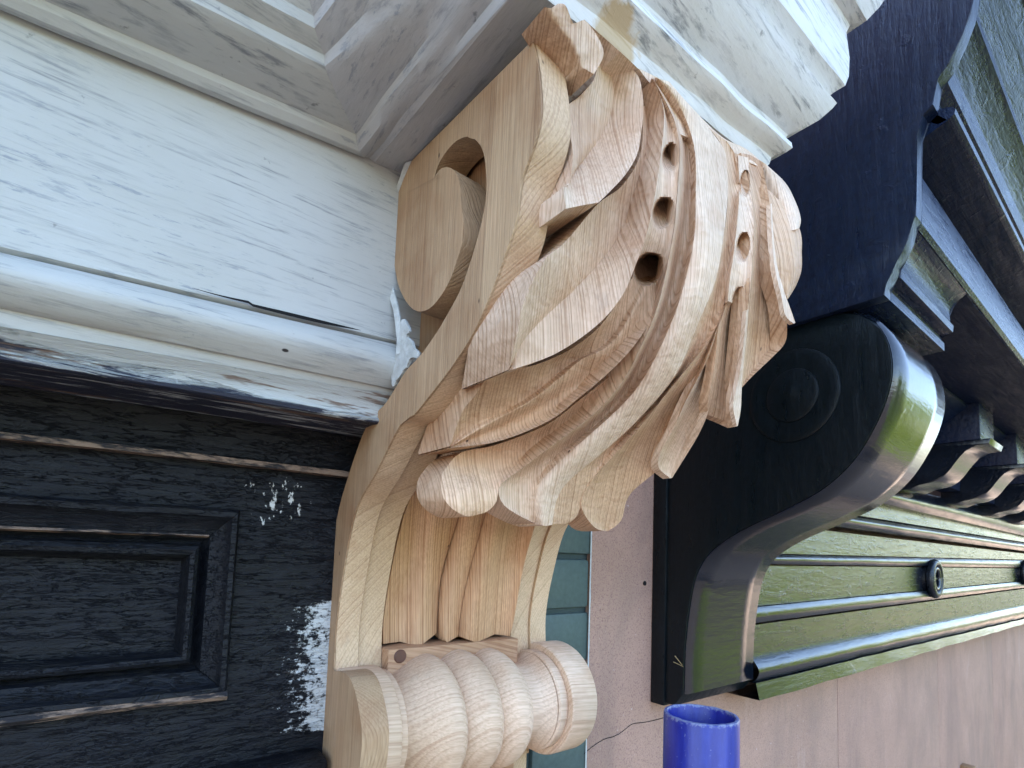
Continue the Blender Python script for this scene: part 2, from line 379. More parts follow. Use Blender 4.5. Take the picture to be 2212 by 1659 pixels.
def plain(name, col, rough=0.6, nscale=60, amt=0.25, bump=0.3, spec=0.4, dist=0.001):
    s = NT(name, rough, spec)
    a = s.noise(s.obj, nscale, 5, 0.65)
    c = s.mix(s.ramp(a, [(0.3, 0.0), (0.7, 1.0)]), col, tuple(v*(1-amt) for v in col))
    return s.out(c, None, s.bump(a, bump, dist))
M_brick = plain('green_painted_brick', (0.085, 0.125, 0.12), 0.5, 140, 0.25, 0.35)
M_mortar = plain('green_painted_mortar', (0.035, 0.058, 0.06), 0.6, 200, 0.3, 0.5)
M_caulk = plain('white_filler', (0.60, 0.62, 0.60), 0.7, 130, 0.3, 0.8, 0.3, 0.003)
M_dark = plain('dark_gap', (0.006, 0.006, 0.007), 0.9, 50, 0.2, 0.2)
def blue():
    s = NT('blue_pipe_paint', 0.32, 0.5)
    a = s.noise(s.map(s.obj, (60, 60, 12)), 2.0, 5, 0.7); b = s.noise(s.obj, 300, 4, 0.7)
    c = s.mix(s.ramp(a, [(0.4, 0.0), (0.8, 1.0)]), (0.008, 0.013, 0.20), (0.02, 0.035, 0.30))
    c = s.mix(s.ramp(b, [(0.66, 0.0), (0.72, 0.5)]), c, (0.45, 0.48, 0.6))
    Z = s.sep(s.obj)[2]
    e = s.math('ADD', s.math('MULTIPLY', Z, 90.0), s.math('MULTIPLY', b, 1.2))
    c = s.mix(s.ramp(e, [(0.42, 0.0), (0.62, 0.8)]), c, (0.22, 0.25, 0.38))
    return s.out(c, None, s.bump(s.math('ADD', a, b), 0.25, 0.0006))
M_blue = blue()
M_conc = plain('concrete_pavement', (0.31, 0.225, 0.16), 0.85, 3, 0.2, 0.3)
M_asph = plain('asphalt', (0.085, 0.068, 0.052), 0.85, 12, 0.3, 0.3)
M_bark = plain('tree_bark', (0.12, 0.085, 0.06), 0.9, 12, 0.4, 0.8)
def leafmat():
    s = NT('tree_leaves', 0.5, 0.3)
    i = s.n('ObjectInfo'); a = s.noise(s.obj, 1.2, 3, 0.6)
    c = s.mix(s.ramp(a, [(0.35, 0.0), (0.65, 1.0)]), (0.12, 0.19, 0.02), (0.17, 0.25, 0.03))
    s.out(c)
    tr = s.n('BsdfTranslucent'); s.L(s.mix(0.0, c, c), tr.inputs['Color']); tr.inputs['Color'].default_value = (0.55, 0.62, 0.035, 1)
    for l in list(tr.inputs['Color'].links): s.t.links.remove(l)
    mx = s.n('MixShader'); mx.inputs[0].default_value = 0.5; s.L(s.b.outputs[0], mx.inputs[1]); s.L(tr.outputs[0], mx.inputs[2])
    s.L(mx.outputs[0], s.t.nodes['Material Output'].inputs['Surface'])
    return s.m
M_leaf = leafmat()
M_far = plain('facade_brick_red', (0.22, 0.10, 0.075), 0.85, 5, 0.25, 0.3)

# ================================================================== SETTING
box('pavement', -14, 40, -3.6, 0.9, -3.3, -3.0, M_conc, None, 0.01, kind='structure')
gm = mesh('ground', [(-150, -150, -3.14), (150, -150, -3.14), (150, 150, -3.14), (-150, 150, -3.14)], [(0, 1, 2, 3)], M_asph, kind='structure')
box('upper_facade', -7, 14, 0.62, 8, -3.0, 6.5, M_far, None, 0.01, kind='structure')

# ---- street trees across the road: seen only in the gloss paint
def street_tree(x, y, h, r, seed, label):
    rnd = random.Random(seed)
    t = empty('street_tree', (x, y, -3.1), label=label, cat='tree', group='street trees mirrored in the gloss paint')
    bm = bmesh.new()
    rows = []
    for i in range(7):
        f = i/6; z = -3.1+f*h*0.6; rr = 0.22*(1-0.6*f)
        rows.append([bm.verts.new((x+0.2*math.sin(3*f)+rr*math.cos(a*PI/4), y+rr*math.sin(a*PI/4), z)) for a in range(8)])
    for i in range(6):
        for a in range(8): bm.faces.new((rows[i][a], rows[i][(a+1) % 8], rows[i+1][(a+1) % 8], rows[i+1][a]))
    from_bm('trunk', bm, M_bark, t, 60)
    V = []; Fc = []
    cl = [(x+rnd.uniform(-r, r)*0.8, y+rnd.uniform(-r, r)*0.6, -3.1+h*rnd.uniform(0.22, 0.95), r*rnd.uniform(0.3, 0.55)) for _ in range(26)]
    for c in cl:
        for _ in range(170):
            d = Vector((rnd.gauss(0, 1), rnd.gauss(0, 1), rnd.gauss(0, 1))).normalized()*c[3]*rnd.uniform(0.6, 1.05)
            p = Vector(c[:3])+d; a = Vector((rnd.gauss(0, 1), rnd.gauss(0, 1), rnd.gauss(0, 1))).normalized(); b = a.cross(d).normalized()
            a = b.cross(d).normalized(); s_ = rnd.uniform(0.1, 0.19)
            n0 = len(V); V += [p-a*s_, p+b*s_*0.6, p+a*s_, p-b*s_*0.6]; Fc.append((n0, n0+1, n0+2, n0+3))
    mesh('crown', V, Fc, M_leaf, t)
for i, (x, y, h, r, lb) in enumerate([(-14, -14, 7, 2.8, 'leafy street tree far left across the road'),
        (9, -12, 5.8, 2.6, 'leafy street tree opposite the black bracket'),
        (14, -10.5, 6.2, 2.8, 'leafy street tree beyond the black shopfront'), (20, -9.5, 6.4, 3.0, 'leafy street tree down the street'), (27, -9, 7, 3.3, 'large leafy street tree at the end of the street')]):
    street_tree(x, y, h, r, 20+i, lb)
V = []; Fc = []; rnd = random.Random(5)
for _ in range(9000):
    p = Vector((rnd.uniform(4, 34), -8.4+rnd.uniform(-0.5, 0.5), -3.0+rnd.uniform(0, 1.5))); a = Vector((rnd.gauss(0, 1), rnd.gauss(0, 1), rnd.gauss(0, 1))).normalized(); b = a.orthogonal().normalized(); s_ = rnd.uniform(.06, .12)
    n0 = len(V); V += [p-a*s_, p+b*s_*.6, p+a*s_, p-b*s_*.6]; Fc.append((n0, n0+1, n0+2, n0+3))
mesh('hedge', V, Fc, M_leaf, None, label='long clipped green hedge across the road, mirrored in the gloss paint', cat='hedge')
# planting strip under the trees
gs = box('lawn', 5, 60, -60, -6.4, -3.14, -3.0, plain('grass', (0.085, 0.125, 0.018), 0.8, 5, 0.3, 0.3), None, 0.01, kind='structure')

# ================================================================== WALLS ON THE RIGHT
YB = 0.53
bw = empty('brick_wall', (0.52, YB, -0.3), label='narrow strip of dark green painted brickwork behind the carved corbel', cat='wall')
box('mortar', 0.40, 0.561, YB+0.003, YB+0.06, -1.2, 0.40, M_mortar, bw, 0.0)
z0 = onY((1270, 1204), YB).z
base_b = None
for r in range(-7, 5):
    for c in range(2):
        off = 0.0 if r % 2 else -0.105
        xa = 0.350+off+c*0.212; xb = min(xa+0.204, 0.561)
        if xb-xa < 0.02: continue
        xa = max(xa, 0.401)
        if xb-xa < 0.02: continue
        zz = z0+r*0.0745+random.uniform(-.001, .001)
        box('brick', xa, xb, YB-0.003+random.uniform(-.0012, .0012), YB+0.02, zz+0.0035, zz+0.071, M_brick, bw, 0.004)

sw = empty('stucco_wall', (0.7, 0.53, -0.6), label='pink sand-finish stucco wall below the black shopfront cornice', cat='wall')
xs0 = onY((1281, 1110), 0.522).x
xj = [xs0, onY((1805, 1500), 0.53).x, onY((2022, 1440), 0.53).x, onY((2140, 1420), 0.53).x]
xj.append(xj[-1]+0.9); xj += [xj[-1]+0.9, xj[-1]+1.8, xj[-1]+2.7]
bm = bmesh.new(); box_bm(bm, xs0+0.004, 8.5, 0.532, 0.60, -1.4, 0.6); from_bm('joint_backing', bm, plain('stucco_joint', (0.06, 0.035, 0.03), 0.9), sw)
for a, b in zip(xj, xj[1:]):
    box('stucco_panel', a+0.0012, b-0.0012, 0.5255, 0.55, -1.4, 0.6, M_st, sw, 0.0012)
# pale worn edge, hairline crack, drill hole
rows = []
for i in range(70):
    z = -0.40+i*0.0085; wv = 0.0012+0.0011*noise.noise(Vector((0, 0, z*60)))
    rows.append([(xs0-0.0012, 0.5242, z), (xs0+wv, 0.5240, z)])
grid_mesh('worn_edge', rows, M_caulk, sw)
ck = [(1280, 1570), (1296, 1561), (1328, 1590-0), (1328, 1590)]
ck = [(1262, 1628), (1281, 1612), (1305, 1597), (1328, 1590), (1345, 1580), (1366, 1564), (1395, 1560), (1425, 1553), (1440, 1548)]
rows = []
for p in crom(ck, 40):
    q = onY((p[0], p[1]+1.2*noise.noise(Vector((p[0]*.2, 0, 0)))), 0.5249); rows.append([q+Vector((0, 0, 0.0006)), q-Vector((0, 0, 0.0006))])
grid_mesh('crack', rows, M_dark, sw)
bm = bmesh.new(); q = onY((1393, 1260), 0.5245)
bmesh.ops.create_cone(bm, cap_ends=True, segments=14, radius1=0.0035, radius2=0.0035, depth=0.0014, matrix=Matrix.Translation(q) @ Matrix.Rotation(PI/2, 4, 'X'))
from_bm('drill_hole', bm, M_dark, sw, 30)

# ================================================================== BLACK SHOPFRONT (NEIGHBOUR)
bs = empty('black_shopfront_cornice', (1.2, 0.5, 0.0), label='glossy black painted shopfront cornice and frieze reflecting green trees, right side', cat='cornice')
XS = 0.69
prof = [(1911, 638), (1911, 617), (1928, 588), (1932, 570), (1950, 544), (1963, 515), (1970, 479), (1979, 466), (1980, 432), (1979, 289), (1993, 246), (2016, 226), (2023, 171), (2051, 136), (2080, 72), (2097, 29), (2103, 0), (2110, -60), (2150, -120)]
pf = [YZ(p, XS) for p in prof]
side = pf + [(pf[-1][0], 0.78), (0.60, 0.78), (0.60, pf[0][1]-0.001)]
prism_x('side_board', side, XS, XS+0.02, M_gln, bs, 0.0012)
# shallow relief following the mouldings on the side
# abacus block above the big bracket
XR = 0.935
blk = [pf[0], pf[1], (pf[2][0], pf[2][1]), (pf[2][0]-0.001, pf[3][1]-0.002), (pf[3][0], pf[3][1])]
def cov(a, b, n=6, k=0.35):
    out = []
    for i in range(n+1):
        t = i/n; bu = math.sin(PI*t)*k
        dx, dz = b[0]-a[0], b[1]-a[1]
        out.append((a[0]+dx*t - dz*bu*0.5, a[1]+dz*t + dx*bu*0.5))
    return out
z1, z2, z3 = pf[0][1], pf[1][1], pf[3][1]
lower = [(0.30, z1), (pf[0][0], z1), (pf[0][0], z2), (pf[0][0]+0.006, z2+0.002), (pf[0][0]+0.004, pf[2][1]-0.002), (pf[2][0]-0.002, pf[2][1]), (pf[2][0]-0.003, pf[3][1]), (pf[3][0]+0.004, pf[3][1]+0.003)]
upp = cov((pf[3][0]+0.002, pf[3][1]+0.004), (pf[6][0]+0.001, pf[6][1]), 8, -0.45)
prism_x('abacus_block', lower+upp+[(0.30, pf[6][1])], XS+0.0205, XR, M_glu, bs, 0.002)
# long mouldings running down the street
zA = pf[6][1]+0.001
ya, za = pf[8]
runp = [(pf[7][0]+0.06, zA), (pf[7][0]+0.004, zA), (pf[7][0], pf[7][1]), (ya, za), (ya+0.001, za+0.040), (ya+0.006, za+0.047), (ya+0.018, za+0.051), (ya+0.026, za+0.058), (ya+0.027, pf[9][1]-0.006), (pf[7][0]+0.06, pf[9][1]-0.006)]
run2 = [(pf[13][0]+0.016, pf[9][1]+0.013), (pf[13][0]+0.006, pf[9][1]+0.013), (pf[13][0]+0.001, pf[9][1]+0.016), (pf[13][0], pf[9][1]+0.021), (pf[13][0]+0.004, pf[9][1]+0.026), (pf[13][0]+0.014, pf[9][1]+0.030), (pf[13][0]+0.018, pf[9][1]+0.050), (pf[13][0]+0.006, pf[9][1]+0.056), (pf[13][0]+0.002, pf[9][1]+0.072), (pf[13][0]+0.012, pf[9][1]+0.075), (pf[13][0]+0.010, pf[9][1]+0.084), (pf[15][0]+0.006, pf[15][1]+0.006), (pf[15][0], pf[15][1]+0.010), (pf[15][0], pf[15][1]+0.022), (pf[15][0]+0.010, pf[15][1]+0.026), (pf[15][0]+0.004, pf[15][1]+0.036), (0.105, 0.655), (0.095, 0.668), (0.098, 0.678), (0.112, 0.684), (0.085, 0.70), (0.05, 0.715), (0.02, 0.78), (0.42, 0.78)]
prism_x('corona_band', runp, XS+0.0205, 8.0, M_glu, bs, 0)
prism_x('crown_moulding', run2, XS+0.0205, 8.0, M_glu, bs, 0)
# bed board between brackets
prism_x('upper_soffit', [(0.42, pf[9][1]-0.005), (ya+0.027, pf[9][1]-0.005), (pf[13][0]+0.007, pf[9][1]+0.012), (pf[13][0]+0.02, pf[9][1]+0.03), (0.42, pf[9][1]+0.03)], XS+0.0205, 8.0, M_mat, bs, 0)
prism_x('soffit_board', [(pf[7][0]+0.006, zA-0.0015), (pf[7][0]+0.05, zA-0.0045), (0.30, zA-0.0045), (0.45, zA-0.0045), (0.45, zA-0.001), (pf[7][0]+0.006, zA-0.0005)], XR+0.004, 8.0, M_mat, bs, 0)
prism_x('bed_board', [(0.30, zA-0.006), (0.45, zA-0.006), (0.45, 0.23), (0.405, 0.23), (0.40, 0.30), (0.30, 0.375)], XR+0.004, 8.0, M_mat, bs, 0)

# frieze: members measured at two columns
def member(p0, p1, Y):
    a, b = onY(p0, Y), onY(p1, Y)
    k = (b.z-a.z)/(b.x-a.x)
    return lambda x: (Y, a.z+k*(x-a.x))
def run(name, mem, back, x0, x1, mat, parent, n=14, smooth=35, cap=True, wob=0.0):
    rows = []
    for i in range(n+1):
        x = x0+(x1-x0)*i/n; pr = []
        for f in mem:
            y, z = f(x); d = wob*noise.noise(Vector((x*9, z*20, 3.1)))
            pr.append((x, y+d, z+d*0.5))
        ys, zs = pr[0][1], pr[0][2]; pr = [(x, back, pr[0][2])]+pr+[(x, back, pr[-1][2])]
        rows.append(pr)
    return grid_mesh(name, rows, mat, parent, smooth, closed=True)
def bulge(fa, fb, out, n=6):
    fs = []
    for i in range(n+1):
        t = i/n
        def g(x, t=t):
            a, b = fa(x), fb(x); s_ = math.sin(PI*t)
            return (a[0]+(b[0]-a[0])*t - out*s_, a[1]+(b[1]-a[1])*t)
        fs.append(g)
    return fs
f0 = member((1640, 1514), (2212, 1348), 0.457); f1 = member((1640, 1474), (2212, 1337), 0.464)
f2 = member((1640, 1470), (2212, 1334), 0.468); f3 = member((1640, 1424), (2212, 1309), 0.468)
f3b = member((1640, 1422), (2212, 1308), 0.476)
f4 = member((1666, 1345), (2212, 1272), 0.476); f5 = member((1666, 1341), (2212, 1269), 0.470); f6 = member((1666, 1309), (2212, 1256), 0.470)
f6b = member((1666, 1306), (2212, 1254), 0.478)
f7 = member((1684, 1222), (2212, 1228), 0.478); f8 = member((1684, 1219), (2212, 1226), 0.470); f9 = member((1684, 1198), (2212, 1211), 0.470)
f9b = member((1684, 1196), (2212, 1209), 0.478)
f10 = member((1758, 1143), (2212, 1196), 0.478); f11 = member((1775, 1133), (2212, 1190), 0.458); f12 = member((1785, 1107), (2212, 1173), 0.452)
f13 = member((1800, 1105), (2212, 1171), 0.462); f14 = member((1874, 1084), (2212, 1160), 0.462)
f15 = member((1874, 1080), (2212, 1157), 0.446); f16 = member((1918, 1058), (2212, 1122), 0.440); f17 = member((1925, 1050), (2212, 1112), 0.452)
FX0, FX1 = 0.905, 6.0
run('lower_fascia', [f0, f1], 0.55, FX0, FX1, M_gl, bs, wob=0.0022, n=110)
run('lower_roll', bulge(f2, f3, 0.011), 0.55, FX0, FX1, M_gl, bs, wob=0.0022, n=110)
run('frieze_board', [f3b, f4], 0.55, FX0, FX1, M_glf, bs, wob=0.001, n=40)
run('bead', bulge(f5, f6, 0.005), 0.55, FX0, FX1, M_gl, bs, wob=0.0016, n=110)
run('frieze_board', [f6b, f7], 0.55, FX0, FX1, M_glf, bs, wob=0.001, n=40)
run('bead', bulge(f8, f9, 0.005), 0.55, FX0, FX1, M_gl, bs, wob=0.0016, n=110)
run('frieze_board', [f9b, f10], 0.55, FX0, FX1, M_glf, bs, wob=0.001, n=40)
run('upper_roll', bulge(f11, f12, 0.010), 0.55, FX0, FX1, M_gl, bs, wob=0.0016, n=110)
run('fillet', [f13, f14], 0.55, FX0, FX1, M_glf, bs, wob=0.001, n=40)
run('bed_moulding', bulge(f15, f16, 0.012)+[f17], 0.55, FX0, FX1, M_gl, bs, wob=0.0016, n=110)
# roundels on the frieze
def torus_bm(bm, c, R_, r_, n=32, k=10, sq=1.0):
    rows = []
    for i in range(n):
        a = 2*PI*i/n; rw = []
        for j in range(k):
            b = 2*PI*j/k; rr = R_+r_*math.cos(b)
            rw.append(bm.verts.new((c[0]+rr*math.cos(a), c[1]-r_*math.sin(b)*sq, c[2]+rr*math.sin(a))))
        rows.append(rw)
    for i in range(n):
        for j in range(k): bm.faces.new((rows[i][j], rows[(i+1) % n][j], rows[(i+1) % n][(j+1) % k], rows[i][(j+1) % k]))
for p, lb in (((2021, 1250), 'round black ring roundel in the middle of the frieze'), ((2216, 1237), 'black roundel cut off by the right edge of the picture')):
    q = onY(p, 0.458)
    rd = empty('roundel', q, label=lb, cat='roundel', group='roundels on the black frieze')
    bm = bmesh.new(); torus_bm(bm, (q.x, q.y+0.002, q.z), 0.047, 0.011); from_bm('outer_ring', bm, M_glr, rd, 60)
    bm = bmesh.new(); torus_bm(bm, (q.x, q.y-0.001, q.z), 0.030, 0.006); from_bm('inner_ring', bm, M_gl, rd, 60)
    bm = bmesh.new(); bmesh.ops.create_cone(bm, cap_ends=True, segments=28, radius1=0.050, radius2=0.050, depth=0.02, matrix=Matrix.Translation(q+Vector((0, 0.014, 0))) @ Matrix.Rotation(PI/2, 4, 'X')); from_bm('disc', bm, M_glr, rd, 40)
    bm = bmesh.new(); box_bm(bm, q.x-0.030, q.x+0.030, q.y-0.001, q.y+0.006, q.z-0.0025, q.z+0.0025, 0.001); box_bm(bm, q.x-0.0025, q.x+0.0025, q.y-0.0005, q.y+0.006, q.z-0.030, q.z+0.030, 0.001); from_bm('cross_bar', bm, M_gl, rd, 40)

# big black bracket
bb = empty('black_scroll_bracket', (0.8, 0.5, -0.2), label='large glossy black scroll bracket with plain polished front right of the carved corbel', cat='bracket')
XBk = 0.70
fr = [(1475, 1500, 'c'), (1478, 1400), (1488, 1310), (1503, 1240), (1535, 1190), (1600, 1145), (1700, 1097), (1780, 1052), (1845, 990), (1893, 910), (1918, 845), (1926, 790), (1915, 735), (1885, 693), (1840, 676, 'c')]
frs = [p for p in smooth_poly(fr+[(1840, 640)], 10)]
# keep only the front run
cut = [i for i, p in enumerate(frs) if p[1] < 677 and p[0] <= 1841][:1]
frs = crom([p[:2] for p in fr], 60)
yz = [YZ(p, XBk) for p in frs]
polyb = yz + [(yz[-1][0]+0.02, yz[-1][1]+0.007), (0.52, yz[-1][1]+0.007), (0.52, yz[0][1]-0.02), (yz[0][0]+0.015, yz[0][1]-0.02)]
prism_x('bracket_body', polyb, XBk, 0.905, M_gls, bb, 0.002)
rows = []
for j in range(10):
    x = XBk+0.006+(0.8975-XBk-0.006)*j/9
    rows.append([(x, y-0.0035-0.004*math.sin(PI*j/9)**0.5*0, z) for (y, z) in yz])
grid_mesh('front_band', rows, M_glc, bb, 60, solid=1) if False else None
bm = bmesh.new(); n = len(yz)
nrm = []
for i in range(n):
    a = yz[max(0, i-1)]; b = yz[min(n-1, i+1)]; d = math.hypot(b[0]-a[0], b[1]-a[1]); nrm.append((-(b[1]-a[1])/d, (b[0]-a[0])/d))
xs_ = [XBk+0.0035, XBk+0.006, XBk+0.05, 0.85, 0.899, 0.9015]; of = [0.0, 0.0035, 0.0035, 0.0035, 0.0035, 0.0]
rr = []
for x, o in zip(xs_, of): rr.append([bm.verts.new((x, yz[i][0]+nrm[i][0]*(o+.0006), yz[i][1]+nrm[i][1]*(o+.0006)*1.0)) for i in range(n)])
for i in range(len(rr)-1):
    for j in range(n-1): bm.faces.new((rr[i][j], rr[i][j+1], rr[i+1][j+1], rr[i+1][j]))
from_bm('front_band', bm, M_glc, bb, 60, label='smooth polished curved front of the bracket')
cq = onX((1712, 855), XBk)
for R_, nm, xo in ((0.062, 'volute_ring', 0.0), (0.036, 'volute_eye', -0.0035)):
    bm = bmesh.new(); rows = []
    for (rad, dx) in ((R_, 0.001), (R_-0.001, -0.0015), (R_-0.005, -0.0028), (R_-0.014, -0.0018+xo*0.3), (0.001, -0.0035+xo)):
        rows.append([bm.verts.new((XBk+dx, cq.y+rad*math.cos(2*PI*a/40)*0.93, cq.z+rad*math.sin(2*PI*a/40))) for a in range(40)])
    for i in range(4):
        for a in range(40): bm.faces.new((rows[i][a], rows[i][(a+1) % 40], rows[i+1][(a+1) % 40], rows[i+1][a]))
    for v in bm.verts: v.co.x += xo*0.6
    from_bm(nm, bm, M_gls, bb, 30)
# narrow black backing board behind the bracket, against the pink wall
box('back_board', XBk-0.004, XBk+0.03, 0.50, 0.5252, polyb[-2][1]-0.004, 0.30, M_gls, bb, 0.002)

# small brackets further along
def small_bracket():
    t = empty('small_bracket', (0, 0, 0))
    Yb = 0.445
    S = [(1965, 1057), (1990, 1046), (2010, 1042), (2031, 1034), (2049, 1018), (2066, 996), (2078, 982), (2092, 969), (2112, 961), (2136, 958)]
    X0 = 1.56
    yzs = [(y, z) for (y, z) in (YZ(p, X0) for p in S)]
    yzs = crom(yzs, 26)
    top = yzs[-1]
    pl = yzs + [(top[0]-0.004, top[1]+0.012), (0.45, top[1]+0.012), (0.45, yzs[0][1])]
    prism_x('console', [(y, z) for y, z in pl], 0, 0.13, M_gl, t, 0.0015)
    bx = 0.012
    a = onX((2117, 920), X0); b = onX((2115, 835), X0)
    box('block', 0.0, 0.14, a.y-0.0, 0.44, top[1]+0.0125, b.z, M_glu, t, 0.002)
    capp = cov((a.y+0.0, b.z+0.002), (a.y-0.03, b.z+0.045), 6, -0.5)
    prism_x('cap_moulding', [(0.40, b.z+0.001)]+[(a.y-0.006, b.z+0.001), (a.y-0.008, b.z+0.008)]+capp+[(0.40, b.z+0.045)], -0.004, 0.15, M_glr, t, 0.0015)
    t.location = (X0, 0, 0)
    for c in t.children: c.matrix_parent_inverse = Matrix.Identity(4)
    return t
sb = small_bracket()
labs = ['small black S-shaped bracket nearest the big scroll bracket, with a lit square block above', 'second small black S-shaped bracket from the big scroll bracket', 'third small black S-shaped bracket, at the right edge', 'fourth small black S-shaped bracket beyond the right edge']
for i, x in enumerate((1.56, 1.985, 2.44, 2.88)):
    o = sb
    if i:
        o = sb.copy(); COL.objects.link(o)
        for c in list(sb.children):
            d = c.copy(); COL.objects.link(d); d.parent = o; d.matrix_parent_inverse = Matrix.Identity(4)
    o.location.x = x; tag(o, labs[i], 'bracket', 'small black brackets under the far cornice')

# ================================================================== OLD BLACK PANEL ON THE LEFT
op = empty('old_black_panel', (-0.2, 0.46, -0.2), label='weathered crackled black wooden panelling with chipped paint, left of the carved corbel', cat='panelling')
XL = -1.1; XE = 0.198
YP = 0.452
f_led0 = member((0, 942), (750, 1030), 0.440); f_led1 = member((0, 930), (750, 1018), 0.440)
f_pb = member((0, 775), (781, 906), 0.375)
# fascia + soffit + ledge
def R0(f, dy=0, dz=0): return lambda x: (f(x)[0]+dy, f(x)[1]+dz)
run('fascia', [R0(f_led1, 0.006, 0.0), R0(f_pb, 0.063, 0.004)], 0.50, XL, XE, M_obchip, op, n=40, wob=0.002)
run('ledge', [R0(f_led0, 0.004, 0), f_led0, f_led1, R0(f_led1, 0.008, 0.0015)], 0.50, XL, XE, M_chip, op, n=90, wob=0.004)
# frame members around the sunk panel
def pt(p, Y): return onY(p, Y)
O = [pt((-900, 1035), YP), pt((526, 1103), YP), pt((476, 1493), YP), pt((-900, 1660), YP)]
zt = O[1].z; zb = O[2].z; xr = (O[1].x+O[2].x)/2
I_ = [pt((393, 1210), YP+0.016), pt((375, 1404), YP+0.016)]
xi = (I_[0].x+I_[1].x)/2; zit = I_[0].z; zib = I_[1].z
box('top_rail', XL, xr, YP, YP+0.04, zt, f_led0(0)[1]+0.012, M_ob, op, 0.0)
box('bottom_rail', XL, xr, YP, YP+0.04, -0.34, zb, M_ob, op, 0.0)
box('stile', xr, XE, YP, YP+0.04, -0.34, f_led0(0.1)[1]+0.012, M_obz, op, 0.0)
box('sunk_panel', XL, xi+0.03, YP+0.018, YP+0.045, zib-0.03, zit+0.03, M_ob, op, 0.0)
# mitred bolection moulding: profile u 0..1 from outer edge to inner edge, d = depth from YP (negative = proud)
MP = [(0.0, 0.004), (0.0, -0.005), (0.06, -0.008), (0.16, -0.0075), (0.22, -0.003), (0.27, -0.0015), (0.40, 0.002), (0.52, 0.004), (0.58, 0.011), (0.64, 0.0135), (0.68, 0.012), (0.72, 0.004), (0.80, 0.002), (0.88, 0.003), (0.93, 0.007), (0.96, 0.015), (1.0, 0.0175), (1.0, 0.03)]
def mould(name, a, b, ia, ib, n, mat, seed):
    rows = []
    for i in range(n+1):
        t = i/n; rw = []
        for u, d in MP:
            pa = Vector((a[0]+(ia[0]-a[0])*u, 0, a[1]+(ia[1]-a[1])*u)); pb = Vector((b[0]+(ib[0]-b[0])*u, 0, b[1]+(ib[1]-b[1])*u))
            p = pa.lerp(pb, t); w_ = 0.0016*noise.noise(p*24+Vector((seed, u*3, 0)))
            rw.append((p.x, YP+d+w_, p.z+w_*0.6))
        rows.append(rw)
    return grid_mesh(name, rows, mat, op, 32)
mould('top_moulding', (XL, zt), (xr, zt), (XL, zit), (xi, zit), 70, M_ob, 1)
mould('side_moulding', (xr, zt-0.0003), (xr, zb+0.0003), (xi, zit-0.0003), (xi, zib+0.0003), 26, M_ob, 2)
mould('bottom_moulding', (XL, zb), (xr, zb), (XL, zib), (xi, zib), 70, M_ob, 3)
run('chipped_edge', [lambda x: (YP-0.006, zb-0.004), lambda x: (YP-0.009, zb-0.001), lambda x: (YP-0.007, zb+0.002)], 0.458, XL, xr, M_chip, op, n=120, wob=0.005)
run('chipped_arris', [lambda x: (YP+0.006, zit+(zt-zit)*0.43), lambda x: (YP+0.002, zit+(zt-zit)*0.46), lambda x: (YP+0.003, zit+(zt-zit)*0.50)], 0.47, XL, xi+(xr-xi)*0.45, M_chip, op, n=120, wob=0.003)
# small lump of moulding peeping in at the bottom
q = onY((600, 1652), 0.43)
box('lower_ledge', q.x-0.09, 0.157, 0.425, 0.46, q.z-0.05, q.z, M_ob, op, 0.006)

# ================================================================== WHITE CORNICE
wc = empty('white_cornice', (0.1, 0.35, 0.2), label='cornice in old scuffed white paint breaking forward over the carved corbel', cat='cornice')
f_pt = member((0, 705), (801, 846), 0.366); f_tb = member((0, 662), (812, 832), 0.361)
f_cr = member((0, 545), (828, 738), 0.360); f_l1 = member((0, 12), (787, 334), 0.360)
run('peeling_moulding', [R0(f_pb, 0.012, 0.0), R0(f_pb, 0.002, -0.001), f_pb, R0(f_pb, -0.001, 0.002)] + [(lambda x, t=t: (f_pb(x)[0]+(f_pt(x)[0]-f_pb(x)[0])*t+0.006*math.sin(PI*t), f_pb(x)[1]+(f_pt(x)[1]-f_pb(x)[1])*t)) for t in (0.2, 0.4, 0.6, 0.8)] + [f_pt], 0.46, XL, 0.198, M_peel, wc, n=130, wob=0.0022)
run('torus_moulding', [R0(f_pt, 0.001, 0.0004), R0(f_tb, 0.003, 0)] + bulge(f_tb, R0(f_cr, 0.0, -0.0), 0.013, 9), 0.46, XL, 0.198, M_white, wc, n=60, wob=0.0015)
run('frieze_board', [R0(f_cr, 0.003, 0.0012), R0(f_cr, 0.0, 0.003), f_l1], 0.46, XL, 0.198, M_white, wc, n=40, wob=0.0012)
# split in the paint above the torus
rows = []
for i in range(40):
    t = i/39; p = (415+365*t, 622+91*t+1.5*math.sin(9*t)+ (6*math.sin(PI*t)**2 if t > .35 else 0)); wd_ = 4.2*math.sin(PI*t)**0.7*(0.35+0.9*(t if t < .8 else 1.6-t))+0.2
    rows.append([onY((p[0], p[1]-wd_), 0.3575), onY((p[0], p[1]+wd_), 0.3572)])
grid_mesh('split', rows, M_dark, wc)
